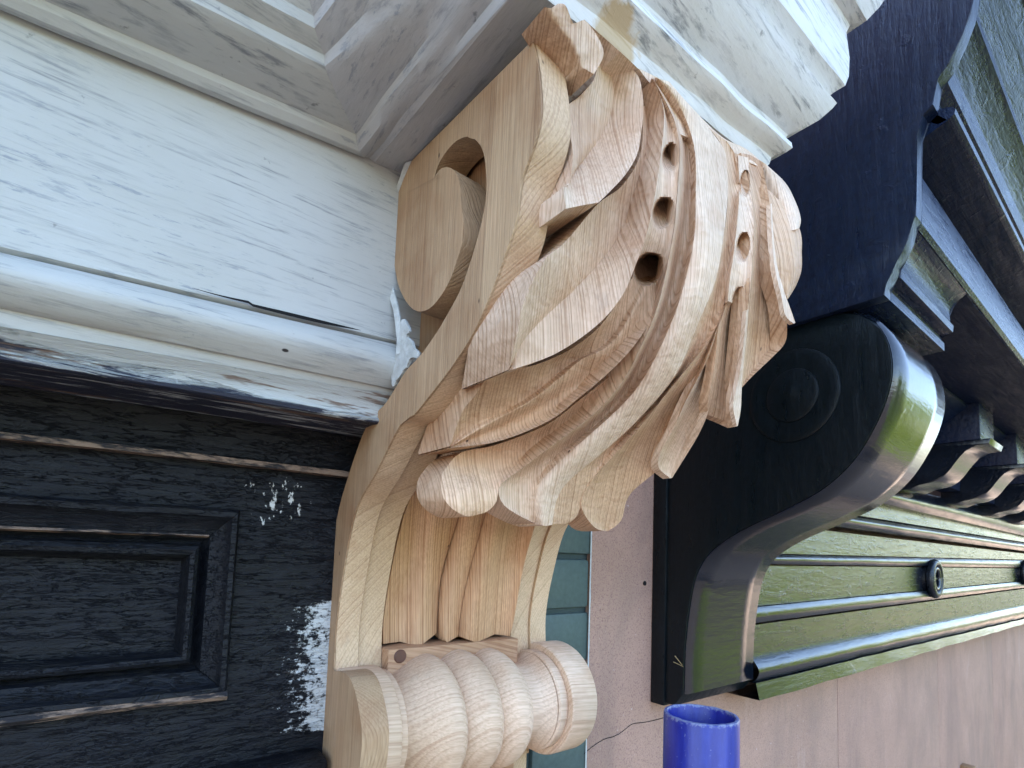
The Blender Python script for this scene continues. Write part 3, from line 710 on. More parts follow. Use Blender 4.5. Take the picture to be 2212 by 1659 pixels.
# cornice mouldings: same path left run > inner mitre > return > front > right return
Pl = [(-0.004, 0.0), (0.0, -0.002), (0.005, -0.005), (0.010, -0.004), (0.013, 0.001), (0.045, 0.004), (0.048, 0.012), (0.055, 0.014), (0.058, 0.022), (0.075, 0.040), (0.085, 0.065), (0.088, 0.095), (0.105, 0.105), (0.112, 0.13), (0.15, 0.17), (0.17, 0.23)]
Cq = 0.60
zoom7 = lambda x, y: ((1250+x/2.95)*.96, (y/2.95)*.96)
fp = []
for p in [(1425, 1110), (1425, 1050), (1455, 1062), (1510, 1020), (1560, 950), (1640, 935), (1730, 880), (1860, 720), (1872, 700), (1900, 690), (1940, 640), (1950, 500), (1925, 200), (1945, 222), (2060, 160), (2140, 60)]:
    d = ray(zoom7(*p)); q = d*(Cq/(d.x+d.y)); fp.append((0.196-q.y, q.z))
zf0 = fp[0][1]
Pf = [(o, z-zf0) for o, z in fp]
Pf = [(-0.002, 0.0), (0.0, 0.003), (0.001, 0.008), (0.004, 0.0105), (0.009, 0.012), (0.0125, 0.0155), (0.012, 0.020), (0.0085, 0.023), (0.010, 0.027), (0.018, 0.031), (0.027, 0.038), (0.034, 0.047), (0.0365, 0.0515), (0.034, 0.0545), (0.0325, 0.058), (0.036, 0.062), (0.041, 0.066), (0.043, 0.074), (0.0435, 0.09), (0.042, 0.112), (0.044, 0.118), (0.053, 0.121), (0.060, 0.132), (0.09, 0.20)]
Pl = [(-0.004, 0.0), (0.0, -0.002), (0.003, -0.005), (0.008, -0.006), (0.012, -0.003), (0.013, 0.001), (0.028, 0.002), (0.043, 0.004), (0.046, 0.006), (0.047, 0.012), (0.052, 0.014), (0.056, 0.016), (0.057, 0.022), (0.066, 0.030), (0.075, 0.042), (0.082, 0.055), (0.086, 0.070), (0.089, 0.085), (0.092, 0.10), (0.096, 0.115), (0.101, 0.13), (0.108, 0.15), (0.12, 0.18), (0.14, 0.23)]
XRt, YFt = 0.404, 0.196
zl = lambda x: f_l1(x)[1]
def corner_pts(kind):
    if kind == 'A': return [(XL, 0.36-o, zl(XL)+z) for o, z in Pl]
    if kind == 'A2': return [(-0.3, 0.36-o, zl(-0.3)+z) for o, z in Pl]
    if kind == 'B': return [(0.133-o, 0.36-o, zl(0.133)+z) for o, z in Pl]
    if kind == 'C': return [(0.145-o, 0.190-o, 0.283+z) for o, z in Pf]
    if kind == 'D': return [(XRt+o, YFt-o, zf0+z) for o, z in Pf]
    if kind == 'E': return [(XRt+o, 0.56, zf0+z) for o, z in Pf]
def seg(name, k0, k1, mat, n, wob=0.001):
    a, b = corner_pts(k0), corner_pts(k1); rows = []
    for i in range(n+1):
        t = i/n; rw = []
        for p, q in zip(a, b):
            v = Vector(p).lerp(Vector(q), t); s_ = math.sin(PI*t)**0.3*wob if 0 < t < 1 else 0
            v += Vector((noise.noise(v*30), noise.noise(v*30+Vector((5, 0, 0))), noise.noise(v*30+Vector((0, 7, 0)))))*s_
            rw.append(v)
        rows.append(rw)
    return grid_mesh(name, rows, mat, wc, 34)
seg('cornice_moulding', 'A', 'B', M_white, 60)
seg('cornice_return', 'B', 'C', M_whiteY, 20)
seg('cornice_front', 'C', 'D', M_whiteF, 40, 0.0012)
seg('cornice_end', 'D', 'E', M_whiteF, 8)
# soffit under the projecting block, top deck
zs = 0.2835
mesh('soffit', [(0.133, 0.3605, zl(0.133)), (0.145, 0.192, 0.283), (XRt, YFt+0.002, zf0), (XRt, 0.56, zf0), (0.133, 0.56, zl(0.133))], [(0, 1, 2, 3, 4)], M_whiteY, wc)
box('cornice_core', -1.1, 0.42, 0.29, 0.60, 0.50, 0.76, M_white, wc, 0.0)
box('cornice_core', 0.02, 0.42, 0.10, 0.29, 0.50, 0.76, M_white, wc, 0.0)

# filler smeared where the corbel meets the old woodwork
fl_ = [(868, 690), (880, 700), (884, 715), (878, 728), (890, 735), (893, 752), (903, 760), (900, 774), (888, 772), (878, 792), (860, 818), (848, 836), (846, 800), (856, 770), (862, 735)]
fp_ = []
for i, p in enumerate(crom(fl_, 70, True)):
    fp_.append(YZ((p[0]+2.5*noise.noise(Vector((i*.5, 0, 0))), p[1]+2.5*noise.noise(Vector((i*.5, 9, 0)))), 0.1595))
prism_x('filler', fp_, 0.1592, 0.1612, M_caulk, wc, 0.0004)
# caulk bead down the joint between board and corbel
rows = []
for i, p in enumerate(crom([(888, 350), (866, 402), (851, 450), (845, 510), (844, 570), (850, 625), (860, 668), (868, 720), (866, 765)], 90)):
    w1 = 2.6+1.6*noise.noise(Vector((i*0.16, 1.3, 0)))
    q = onX(p, 0.1602); rows.append([q+Vector((-0.0012-w1*0.0005, 0.004, 0)), q+Vector((-0.0016, 0.001, 0)), q+Vector((-0.0004, -0.0009, 0)), q+Vector((0.001, -0.0004, 0))])
grid_mesh('caulk_bead', rows, M_caulk, wc, 60)

# ================================================================== THE CARVED CORBEL
cb = empty('carved_corbel', (0.28, 0.46, -0.2), label='new unpainted carved wooden corbel with acanthus leaf, side volute and turned roll', cat='corbel')
X0 = 0.16
face = [(1150, 85, 'c'), (1158, 120), (1166, 180), (1168, 250), (1152, 320), (1128, 384), (1114, 479), (1088, 558), (1065, 621), (1044, 673), (1019, 725), (978, 789), (923, 861), (892, 898), (864, 919), (812, 1020), (768, 1104), (741, 1238), (725, 1355), (721, 1452, 'c'),
        (736, 1449), (750, 1458), (762, 1478), (772, 1515), (781, 1572), (781, 1620), (772, 1690), (755, 1740), (720, 1765, 'c'),
        (694, 1700), (690, 1640), (688, 1560), (691, 1480), (697, 1370), (708, 1243), (722, 1150), (743, 1059), (791, 922), (835, 868), (877, 800, 'c'),
        (910, 765), (942, 720), (968, 676), (995, 625), (1018, 560), (1038, 490), (1049, 430), (1050, 375), (1043, 325), (1025, 300), (1008, 295), (985, 305), (962, 330), (945, 360), (935, 392, 'c'),
        (943, 372), (958, 360), (972, 362), (986, 374), (993, 400), (996, 440), (1001, 480), (999, 520), (988, 560), (972, 605), (948, 645), (925, 668), (900, 672), (880, 655), (862, 620), (852, 570), (848, 510), (848, 465), (862, 400), (890, 345, 'c')]
fc = smooth_poly(face, 9)
prism_x('side_panel', [YZ(p, X0) for p in fc], X0, X0+0.021, M_side, cb, 0.0008)
# board behind the volute opening and lower web
wb = [(1120, 130), (1090, 330), (1060, 520), (1000, 700), (905, 840), (870, 905), (840, 905), (868, 800), (880, 690), (905, 600), (900, 420), (930, 340), (1000, 230)]
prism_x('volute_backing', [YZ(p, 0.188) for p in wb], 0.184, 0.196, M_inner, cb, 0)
# front edge profile in (y,z) at X0, from top down to the roll
edge = [(1150, 85), (1158, 120), (1166, 180), (1168, 250), (1152, 320), (1128, 384), (1114, 479), (1088, 558), (1065, 621), (1044, 673), (1019, 725), (978, 789), (923, 861), (892, 898), (864, 919), (812, 1020), (768, 1104), (741, 1238), (725, 1355), (721, 1452)]
ed = crom([YZ(p, X0) for p in edge], 70)
def strip_poly(ed, inset, back):
    n = len(ed); out = []
    for i in range(n):
        a = ed[max(0, i-1)]; b = ed[min(n-1, i+1)]; d = math.hypot(b[0]-a[0], b[1]-a[1]) or 1
        out.append((ed[i][0]-(b[1]-a[1])/d*inset, ed[i][1]+(b[0]-a[0])/d*inset))
    return out+[(back, out[-1][1]), (back, out[0][1])]
ed2 = ed+[(ed[-1][0]+0.001, ed[-1][1]-0.02), (ed[-1][0]+0.002, ed[-1][1]-0.05)]
low = ed2[28:]
prism_x('edge_fillet', strip_poly(low, 0.003, 0.465), X0+0.0215, 0.203, M_edge, cb, 0.0008)
prism_x('edge_fillet', strip_poly(ed2, 0.003, 0.465), 0.348, 0.3715, M_edge, cb, 0.0008)
prism_x('far_side_panel', strip_poly(ed2, 0.0, 0.465), 0.372, 0.394, M_edge, cb, 0.0008)
# visible curved front of the near panel (edge grain)
def edge_skin(x0, x1, name, sub, out=0.0004):
    n = len(sub); rows = []
    for x in (x0, x1):
        rw = []
        for i in range(n):
            a = sub[max(0, i-1)]; b = sub[min(n-1, i+1)]; d = math.hypot(b[0]-a[0], b[1]-a[1]) or 1
            rw.append((x, sub[i][0]+(b[1]-a[1])/d*out, sub[i][1]-(b[0]-a[0])/d*out))
        rows.append(rw)
    return grid_mesh(name, rows, M_edge, cb, 60)
edge_skin(X0+0.0012, X0+0.0205, 'front_edge', ed)
# core behind everything so that no light leaks through
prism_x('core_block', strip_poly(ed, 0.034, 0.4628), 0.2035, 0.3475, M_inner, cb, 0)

# --- depth field of the carved front, from anchors of known lateral position
ANC = []
for X, ps in ((0.178, [(1190, 200), (1175, 400), (1130, 600), (1110, 700), (1045, 790), (985, 850), (940, 900), (925, 1000), (960, 1110)]),
              (0.222, [(1310, 260), (1310, 420), (1270, 620), (1200, 760), (1130, 900), (1060, 1010), (1060, 1120)]),
              (0.262, [(1450, 300), (1450, 420)]), (0.268, [(1430, 560), (1400, 700), (1330, 830), (1250, 960), (1190, 1060), (1180, 1135)]),
              (0.30, [(1530, 330), (1550, 500), (1530, 640), (1460, 800)]), (0.32, [(1370, 960), (1290, 1080)]),
              (0.345, [(1600, 360), (1630, 500), (1620, 650), (1580, 800)]),
              (0.375, [(1665, 368), (1700, 420), (1732, 550), (1700, 700), (1640, 790)]), (0.362, [(1590, 918), (1500, 960), (1440, 1030), (1340, 1140)])):
    for p in ps: ANC.append((p[0]/400, p[1]/400, onX(p, X).dot(FW)))
for p in ((1176, 15), (1215, 14), (1262, 42), (1340, 108), (1420, 168)): ANC.append((p[0]/400, p[1]/400, onY(p, 0.187).dot(FW)))
for p in ((1500, 240), (1560, 292), (1612, 322)): ANC.append((p[0]/400, p[1]/400, onY(p, 0.192).dot(FW)))
def solve(A, B):
    n = len(B); Mx = [r[:]+[b] for r, b in zip(A, B)]
    for c in range(n):
        pv = max(range(c, n), key=lambda r: abs(Mx[r][c])); Mx[c], Mx[pv] = Mx[pv], Mx[c]
        for r in range(c+1, n):
            f = Mx[r][c]/Mx[c][c]
            if f:
                for k in range(c, n+1): Mx[r][k] -= f*Mx[c][k]
    x = [0]*n
    for r in range(n-1, -1, -1): x[r] = (Mx[r][n]-sum(Mx[r][k]*x[k] for k in range(r+1, n)))/Mx[r][r]
    return x
def make_rbf(A, lam=0.04):
    n = len(A); phi = lambda r2: math.sqrt(r2+0.05)
    Mx = [[phi((a[0]-b[0])**2+(a[1]-b[1])**2)+(-lam if i == j else 0) for j, b in enumerate(A)]+[1, a[0], a[1]] for i, a in enumerate(A)]
    for k in range(3): Mx.append([1 if k == 0 else a[k-1] for a in A]+[0, 0, 0])
    wv = solve(Mx, [a[2] for a in A]+[0, 0, 0])
    def f(px, py):
        x, y = px/400, py/400
        return sum(wv[i]*phi((A[i][0]-x)**2+(A[i][1]-y)**2) for i in range(n))+wv[n]+wv[n+1]*x+wv[n+2]*y
    return f
depth = make_rbf(ANC)

# gouged eyes between the lobes: (cx, cy, rx, ry, angle, depth)
EYES = [(1447, 340, 18, 31, 0.16, 0.026), (1432, 460, 24, 36, 0.24, 0.030), (1400, 580, 30, 37, 0.62, 0.062),
        (1608, 398, 12, 30, 0.12, 0.018), (1604, 535, 15, 34, 0.15, 0.024), (1596, 655, 16, 36, 0.1, 0.022)]
def eye(x, y):
    h = 0
    for cx, cy, rx, ry, an, dp in EYES:
        dx, dy = x-cx, y-cy; c, s_ = math.cos(an), math.sin(an)
        u, v = (dx*c+dy*s_)/rx, (-dx*s_+dy*c)/ry
        q = u*u+v*v
        if q < 1: h -= dp*min(1.0, (1-q)*3.2)*max(0.12, 0.58-0.46*v)
    return h

def patch(name, lines, mat, n=60, m=9, thick=0.022, label=None, amp=0.0006, wall=True, smooth=38, walldir=(0, 1, 0), depthf=None, eyes=False, auto=False):
    HS = 1.4 if depthf else 1.3
    """lines: list of (points, heights, kind); kind 'R' = crisp arris, 'V' = hollow, 'B' = swelling."""
    depthf = depthf or depth
    res = []
    for pts, hs, kind in lines:
        if isinstance(hs, (int, float)): hs = [hs]*len(pts)
        if len(hs) != len(pts):
            k = len(hs); hs = [hs[min(k-1, int(i*(k-1)/(len(pts)-1)))]*(1-((i*(k-1)/(len(pts)-1)) % 1)) + hs[min(k-1, int(i*(k-1)/(len(pts)-1))+1)]*((i*(k-1)/(len(pts)-1)) % 1) for i in range(len(pts))]
        res.append((crom([(p[0], p[1], h) for p, h in zip(pts, hs)], n), kind))
    cols = []
    for (a, ka), (b, kb) in zip(res, res[1:]):
        last = (b is res[-1][0])
        for j in range(m + (1 if last else 0)):
            s_ = j/m
            if ka == 'R' and kb != 'R': e = 1-(1-s_)**2.2
            elif ka != 'R' and kb == 'R': e = s_**2.2
            elif ka == 'R' and kb == 'R': e = s_
            else: e = s_*s_*(3-2*s_)
            cols.append([(p[0]+(q[0]-p[0])*s_, p[1]+(q[1]-p[1])*s_, p[2]+(q[2]-p[2])*e) for p, q in zip(a, b)])
    V = []; W = len(cols); H = n
    for c in cols:
        for (x, y, h) in c:
            h = h*HS + (eye(x, y) if eyes else 0)
            h += amp*noise.noise(Vector((x*0.035, y*0.02, 0.3)))*1.6 + amp*0.5*noise.noise(Vector((x*0.13, y*0.1, 5.3)))
            V.append(ray((x, y))*(depthf(x, y)-h))
    Fc = [(i*H+j, i*H+j+1, (i+1)*H+j+1, (i+1)*H+j) for i in range(W-1) for j in range(H-1)]
    if wall:
        ring = [j for j in range(H)] + [i*H+H-1 for i in range(1, W)] + [(W-1)*H+j for j in range(H-2, -1, -1)] + [i*H for i in range(W-2, 0, -1)]
        base = len(V); wd_ = Vector(walldir)
        for idx in ring:
            if auto:
                t_ = max(0.0, min(1.0, (cols[idx//H][idx % H][1]-860)/120)); V.append(V[idx]+(FW*(1-t_)+Vector((0, 1, 0))*t_)*thick)
            else: V.append(V[idx]+wd_*thick)
        N = len(ring)
        for k in range(N): Fc.append((ring[k], ring[(k+1) % N], base+(k+1) % N, base+k))
    me = bpy.data.meshes.new(name); me.from_pydata([tuple(v) for v in V], [], Fc)
    bm = bmesh.new(); bm.from_mesh(me); bmesh.ops.remove_doubles(bm, verts=bm.verts, dist=0.00002); bmesh.ops.recalc_face_normals(bm, faces=bm.faces); bm.to_mesh(me); bm.free()
    o = link(name, me, mat, lf, smooth)
    return o
lf = empty('acanthus_leaf', (0.28, 0.3, 0.1)); lf.parent = cb; lf.matrix_parent_inverse = Matrix.Translation(cb.location).inverted()

# solid core under the lobes
outl = [(1205, 25), (1240, 60), (1300, 90), (1375, 155), (1440, 190), (1500, 250), (1560, 305), (1620, 340), (1665, 375), (1700, 410), (1718, 450), (1715, 600), (1690, 640), (1690, 735), (1655, 765), (1600, 815), (1560, 880), (1520, 880), (1480, 960), (1430, 990), (1370, 1045), (1340, 1095), (1290, 1110), (1250, 1095), (1160, 1105), (1080, 1070), (1020, 1090), (970, 1060), (965, 1000), (1000, 950), (990, 900), (1060, 820), (1110, 780), (1130, 690), (1170, 580), (1240, 500), (1240, 440), (1250, 330), (1240, 250), (1250, 170), (1225, 110)]
from mathutils.geometry import intersect_point_tri_2d
def inside(p, P):
    c = False; n = len(P); j = n-1
    for i in range(n):
        if (P[i][1] > p[1]) != (P[j][1] > p[1]) and p[0] < (P[j][0]-P[i][0])*(p[1]-P[i][1])/(P[j][1]-P[i][1])+P[i][0]: c = not c
        j = i
    return c
pts = [Vector(p) for p in outl]; ne = len(pts)
for gx in range(940, 1740, 22):
    for gy in range(20, 1150, 22):
        if inside((gx, gy), outl): pts.append(Vector((gx, gy)))
vv, _, ff, _, _, _ = delaunay_2d_cdt(pts, [(i, (i+1) % ne) for i in range(ne)], [], 1, 1e-5)
V = [ray(p)*(depth(p.x, p.y)+0.026+(0.035 if (p.x-1400)**2+(p.y-585)**2 < 60**2 else 0)) for p in vv]
nb = len(V); V2 = V+[v+Vector((0, 0.05, 0)) for v in V[:ne]]
Fc = [tuple(f) for f in ff]+[(i, (i+1) % ne, nb+(i+1) % ne, nb+i) for i in range(ne)]
mesh('leaf_core', V2, Fc, M_leafA, lf, 50)

P = patch
# right-hand outer pieces first (they lie behind)
P('leaf_lobe', [([(1640, 345), (1665, 400), (1690, 450), (1700, 500)], [0.0, 0.0, 0.0], 'R'), ([(1655, 355), (1685, 395), (1708, 440), (1718, 480), (1722, 495)], 0.003, 'V'), ([(1665, 364), (1699, 398), (1722, 444), (1730, 475), (1727, 492)], -0.006, 'R')], M_leafC, 30, 7, 0.03)
P('leaf_lobe', [([(1650, 400), (1668, 480), (1674, 560), (1684, 612), (1700, 645)], [0.004, 0.003, 0.002], 'R'), ([(1680, 430), (1700, 500), (1708, 560), (1705, 605), (1701, 645)], 0.003, 'V'), ([(1700, 440), (1729, 500), (1732, 550), (1731, 585), (1719, 618), (1702, 646)], -0.008, 'R')], M_leafB, 40, 9, 0.03)
# J: broad right lobe
P('leaf_lobe', [([(1600, 330), (1618, 400), (1628, 481), (1625, 567), (1616, 654), (1608, 727), (1600, 800), (1600, 836)], [0.006, 0.010, 0.012, 0.012, 0.010], 'R'),
                ([(1622, 335), (1640, 410), (1648, 500), (1650, 580), (1652, 660), (1650, 730), (1635, 785), (1602, 836)], [0.002, -0.003, -0.004, -0.002, 0.002], 'V'),
                ([(1645, 350), (1659, 417), (1666, 470), (1671, 524), (1678, 590), (1695, 650), (1700, 700), (1696, 740), (1668, 772), (1626, 812), (1603, 837)], [0.004, 0.007, 0.008, 0.008, 0.007, 0.002], 'R')], M_leafB, 60, 10, 0.012)
# J tip: thin pale curled edge
P('leaf_tip', [([(1664, 440), (1668, 520), (1675, 585), (1688, 640), (1697, 682), (1715, 699)], [0.009, 0.011, 0.013, 0.016, 0.018], 'R'), ([(1667, 440), (1672, 520), (1680, 580), (1696, 635), (1708, 668), (1718, 697)], [0.007, 0.009, 0.010, 0.013, 0.016], 'R')], M_leafC, 30, 4, 0.003)
# I
P('leaf_lobe', [([(1612, 600), (1590, 628), (1569, 656), (1552, 705), (1545, 783), (1530, 860), (1528, 895)], [0.002, 0.006, 0.008, 0.008, 0.007], 'R'),
                ([(1615, 610), (1597, 650), (1588, 700), (1578, 780), (1566, 850), (1560, 907)], [0.004, -0.004, -0.004, 0.0, 0.004], 'V'),
                ([(1619, 600), (1616, 654), (1608, 727), (1600, 800), (1590, 850), (1588, 885), (1592, 921)], [0.012, 0.014, 0.015, 0.016, 0.016], 'R')], M_leafB, 50, 9, 0.007)
P('leaf_tip', [([(1613, 670), (1607, 735), (1598, 805), (1587, 855), (1584, 880), (1592, 921)], [0.015, 0.016, 0.017, 0.018, 0.018], 'R'), ([(1617, 668), (1612, 735), (1604, 810), (1602, 850), (1600, 885), (1594, 919)], [0.013, 0.012, 0.012, 0.012, 0.014], 'R')], M_leafC, 30, 4, 0.003)
# H
P('leaf_lobe', [([(1545, 720), (1519, 793), (1480, 869), (1455, 927), (1428, 976), (1423, 1010), (1448, 1033)], [-0.004, 0.005, 0.009, 0.012, 0.012], 'R'),
                ([(1548, 730), (1524, 810), (1494, 885), (1470, 945), (1452, 995), (1449, 1033)], [-0.006, -0.002, 0.0, 0.004, 0.010], 'V'),
                ([(1552, 700), (1546, 783), (1531, 865), (1529, 893), (1509, 939), (1484, 981), (1452, 1032)], [0.006, 0.007, 0.008, 0.009], 'R')], M_leafC, 46, 8, 0.007)
# G
P('leaf_lobe', [([(1585, 330), (1600, 420), (1584, 540), (1570, 620), (1553, 690), (1520, 750), (1440, 850), (1388, 916), (1320, 990), (1280, 1034), (1256, 1080), (1262, 1110), (1285, 1140), (1305, 1147)], [0.006, 0.007, 0.007, 0.010, 0.013, 0.012, 0.008], 'R'),
                ([(1598, 335), (1608, 430), (1592, 540), (1578, 620), (1560, 700), (1530, 780), (1470, 860), (1415, 935), (1360, 1000), (1322, 1055), (1305, 1095), (1310, 1147)], [0.005, 0.006, 0.005, 0.003, -0.003, 0.0, 0.009, 0.005], 'V'),
                ([(1608, 335), (1616, 430), (1603, 540), (1570, 654), (1549, 712), (1519, 793), (1480, 869), (1455, 927), (1428, 978), (1420, 1014), (1391, 1040), (1366, 1062), (1352, 1085), (1342, 1124), (1315, 1147)], [0.006, 0.008, 0.009, 0.008, 0.006, 0.006, 0.007], 'R')], M_leafB, 80, 10, 0.026, eyes=True, auto=True)
# F right
P('leaf_lobe', [([(1530, 275), (1560, 320), (1572, 420), (1561, 524), (1544, 611), (1508, 698), (1459, 810), (1375, 910), (1290, 987), (1228, 1040), (1203, 1080), (1192, 1132)], [0.008, 0.009, 0.009, 0.010, 0.012, 0.010], 'R'),
                ([(1555, 295), (1578, 340), (1588, 420), (1573, 540), (1557, 620), (1528, 705), (1488, 785), (1410, 875), (1330, 963), (1255, 1043), (1232, 1090), (1222, 1131)], [0.005, 0.003, 0.003, 0.0, 0.002, 0.013, 0.008], 'V'),
                ([(1570, 305), (1592, 345), (1601, 420), (1585, 540), (1571, 620), (1554, 690), (1521, 750), (1440, 849), (1389, 915), (1321, 989), (1281, 1033), (1258, 1080), (1248, 1112), (1232, 1128)], [0.006, 0.007, 0.007, 0.010, 0.014, 0.012, 0.008], 'R')], M_leafB, 80, 9, 0.03, auto=True)
# midrib
P('midrib', [([(1420, 168), (1470, 235), (1493, 290), (1503, 345), (1503, 420), (1500, 510), (1479, 611), (1450, 698), (1398, 805), (1343, 876), (1248, 962), (1185, 1020), (1155, 1065), (1160, 1132)], [0.008, 0.009, 0.009, 0.009, 0.009, 0.009, 0.006], 'R'),
             ([(1460, 195), (1505, 255), (1528, 300), (1538, 345), (1538, 420), (1530, 510), (1511, 611), (1480, 698), (1429, 805), (1358, 890), (1268, 974), (1206, 1030), (1180, 1070), (1177, 1136)], [0.010, 0.012, 0.012, 0.012, 0.012, 0.014, 0.011], 'V'),
             ([(1530, 275), (1556, 310), (1568, 336), (1572, 420), (1561, 524), (1544, 611), (1508, 698), (1459, 810), (1375, 910), (1290, 987), (1228, 1040), (1203, 1080), (1193, 1134)], [0.008, 0.009, 0.009, 0.010, 0.012, 0.010], 'R')], M_leafC, 80, 8, 0.03, auto=True)
# F left
P('leaf_lobe', [([(1408, 168), (1435, 214), (1458, 264), (1468, 318), (1466, 382), (1458, 477), (1451, 524), (1434, 611), (1414, 681), (1383, 751), (1344, 825), (1281, 895), (1183, 970), (1125, 1014), (1079, 1050), (1085, 1086), (1112, 1108), (1150, 1128)], [0.010, 0.015, 0.016, 0.016, 0.015, 0.014, 0.012, 0.008], 'R'),
                ([(1414, 168), (1450, 216), (1474, 275), (1484, 340), (1486, 400), (1480, 480), (1472, 540), (1456, 610), (1431, 690), (1402, 752), (1360, 830), (1300, 902), (1215, 976), (1160, 1025), (1128, 1060), (1128, 1095), (1155, 1130)], [0.002, -0.001, -0.003, -0.004, -0.003, -0.002, 0.004, 0.004], 'V'),
                ([(1420, 168), (1470, 235), (1493, 290), (1503, 345), (1503, 420), (1500, 510), (1479, 611), (1450, 698), (1398, 805), (1343, 876), (1248, 962), (1185, 1020), (1155, 1065), (1160, 1132)], [0.008, 0.009, 0.009, 0.009, 0.009, 0.009, 0.006], 'R')], M_leafA, 84, 10, 0.03, auto=True)
# E
P('leaf_lobe', [([(1405, 690), (1340, 790), (1250, 866), (1182, 917), (1075, 960), (1000, 976), (972, 1000), (954, 1030), (956, 1070), (975, 1097), (1000, 1113)], [0.004, 0.004, 0.005, 0.008, 0.012, 0.010], 'R'),
                ([(1410, 692), (1358, 800), (1272, 882), (1190, 942), (1105, 988), (1045, 1020), (1018, 1050), (1008, 1080), (1008, 1115)], [0.0, -0.003, -0.003, 0.006, 0.017, 0.010], 'V'),
                ([(1414, 681), (1383, 751), (1344, 825), (1281, 895), (1183, 970), (1125, 1014), (1081, 1048), (1072, 1084), (1050, 1106), (1015, 1116)], [0.012, 0.014, 0.015, 0.014, 0.012, 0.008], 'R')], M_leafB, 76, 11, 0.034)
# D
P('leaf_lobe', [([(1368, 590), (1358, 612), (1300, 700), (1230, 756), (1150, 790), (1080, 800), (1050, 820), (1026, 855), (1003, 882), (987, 920), (972, 964)], [-0.004, 0.008, 0.010, 0.015, 0.018, 0.022], 'R'),
                ([(1385, 592), (1378, 620), (1318, 728), (1225, 790), (1153, 846), (1084, 889), (1017, 922), (974, 964)], [-0.004, 0.001, 0.0, 0.005, 0.012, 0.020], 'V'),
                ([(1400, 592), (1394, 622), (1326, 738), (1254, 778), (1211, 817), (1153, 863), (1095, 895), (1030, 930), (975, 964)], [-0.002, 0.006, 0.008, 0.013, 0.022], 'B'),
                ([(1416, 592), (1409, 625), (1338, 762), (1275, 810), (1190, 866), (1110, 912), (1040, 940), (975, 965)], [-0.002, 0.004, 0.002, 0.009, 0.020], 'V'),
                ([(1434, 590), (1412, 677), (1371, 745), (1314, 806), (1250, 860), (1184, 910), (1077, 953), (974, 967)], [-0.004, 0.015, 0.017, 0.019, 0.023], 'R')], M_leafB, 90, 7, 0.045, eyes=True)
# C
P('leaf_lobe', [([(1389, 230), (1384, 330), (1345, 400), (1290, 442), (1221, 523), (1180, 557), (1149, 610), (1128, 665), (1119, 711), (1108, 760), (1098, 799)], [0.004, 0.006, 0.010, 0.022, 0.026, 0.028, 0.030], 'R'),
                ([(1397, 228), (1402, 330), (1378, 420), (1347, 485), (1322, 534), (1279, 586), (1230, 636), (1177, 685), (1132, 735), (1100, 797)], [-0.001, -0.002, 0.000, 0.006, 0.013, 0.026], 'R'),
                ([(1412, 172), (1434, 240), (1428, 330), (1418, 400), (1407, 460), (1394, 515), (1376, 565), (1345, 637), (1290, 702), (1200, 764), (1101, 800)], [0.010, 0.014, 0.015, 0.022, 0.026, 0.030], 'R')], M_leafA, 84, 12, 0.048)
# strip that carries the eyes
P('eye_strip', [([(1412, 172), (1434, 240), (1428, 330), (1418, 400), (1407, 460), (1394, 515), (1376, 560), (1362, 610), (1345, 650)], [0.010, 0.014, 0.014, 0.012, 0.006, -0.014], 'R'),
                ([(1412, 172), (1446, 250), (1448, 330), (1442, 400), (1430, 470), (1416, 530), (1404, 570), (1395, 610), (1380, 655)], [0.006, 0.008, 0.010, 0.008, 0.002, -0.014], 'V'),
                ([(1412, 170), (1457, 264), (1467, 318), (1465, 382), (1457, 477), (1450, 524), (1440, 575), (1430, 615), (1410, 665)], [0.010, 0.016, 0.016, 0.016, 0.012, -0.012], 'R')], M_leafC, 110, 14, 0.02, eyes=True, walldir=tuple(FW))
P('eye_strip', [([(1594, 335), (1597, 420), (1586, 540), (1577, 600), (1572, 650)], [0.008, 0.010, 0.011, 0.011], 'R'), ([(1606, 338), (1608, 400), (1604, 540), (1598, 610), (1594, 660)], [0.008, 0.009, 0.009, 0.008], 'V'), ([(1616, 340), (1623, 420), (1628, 481), (1625, 567), (1617, 655)], [0.009, 0.012, 0.013, 0.013], 'R')], M_leafC, 80, 14, 0.012, eyes=True, walldir=tuple(FW))
# B
P('leaf_lobe', [([(1283, 174), (1252, 208), (1221, 236), (1230, 285), (1237, 335), (1230, 395), (1218, 405), (1222, 451)], [0.004, 0.010, 0.016, 0.020, 0.024], 'R'),
                ([(1300, 110), (1322, 170), (1326, 229), (1300, 290), (1263, 344), (1235, 385), (1250, 445)], [-0.005, -0.004, 0.000, 0.008, 0.022], 'R'),
                ([(1330, 121), (1375, 159), (1387, 197), (1390, 239), (1385, 286), (1376, 334), (1347, 382), (1294, 437)], [-0.002, 0.006, 0.010, 0.014, 0.024], 'R')], M_leafC, 60, 14, 0.050)
# upper sheet of leaf under the cornice, between block and midrib
P('leaf_root', [([(1262, 42), (1275, 90), (1290, 130), (1310, 170)], [0.003, -0.002, -0.014], 'R'), ([(1290, 68), (1330, 118), (1380, 180), (1395, 240)], [0.002, -0.002, -0.014], 'V'), ([(1340, 112), (1375, 145), (1408, 180), (1420, 235)], [0.006, 0.002, -0.014], 'R')], M_leafC, 34, 8, 0.03)
P('leaf_root', [([(1380, 148), (1400, 175), (1440, 220), (1470, 290)], 0.004, 'R'), ([(1430, 172), (1480, 225), (1540, 285), (1590, 330), (1640, 360)], 0.002, 'V'), ([(1445, 176), (1500, 238), (1560, 296), (1612, 322), (1664, 366)], -0.004, 'R')], M_leafC, 40, 6, 0.03)
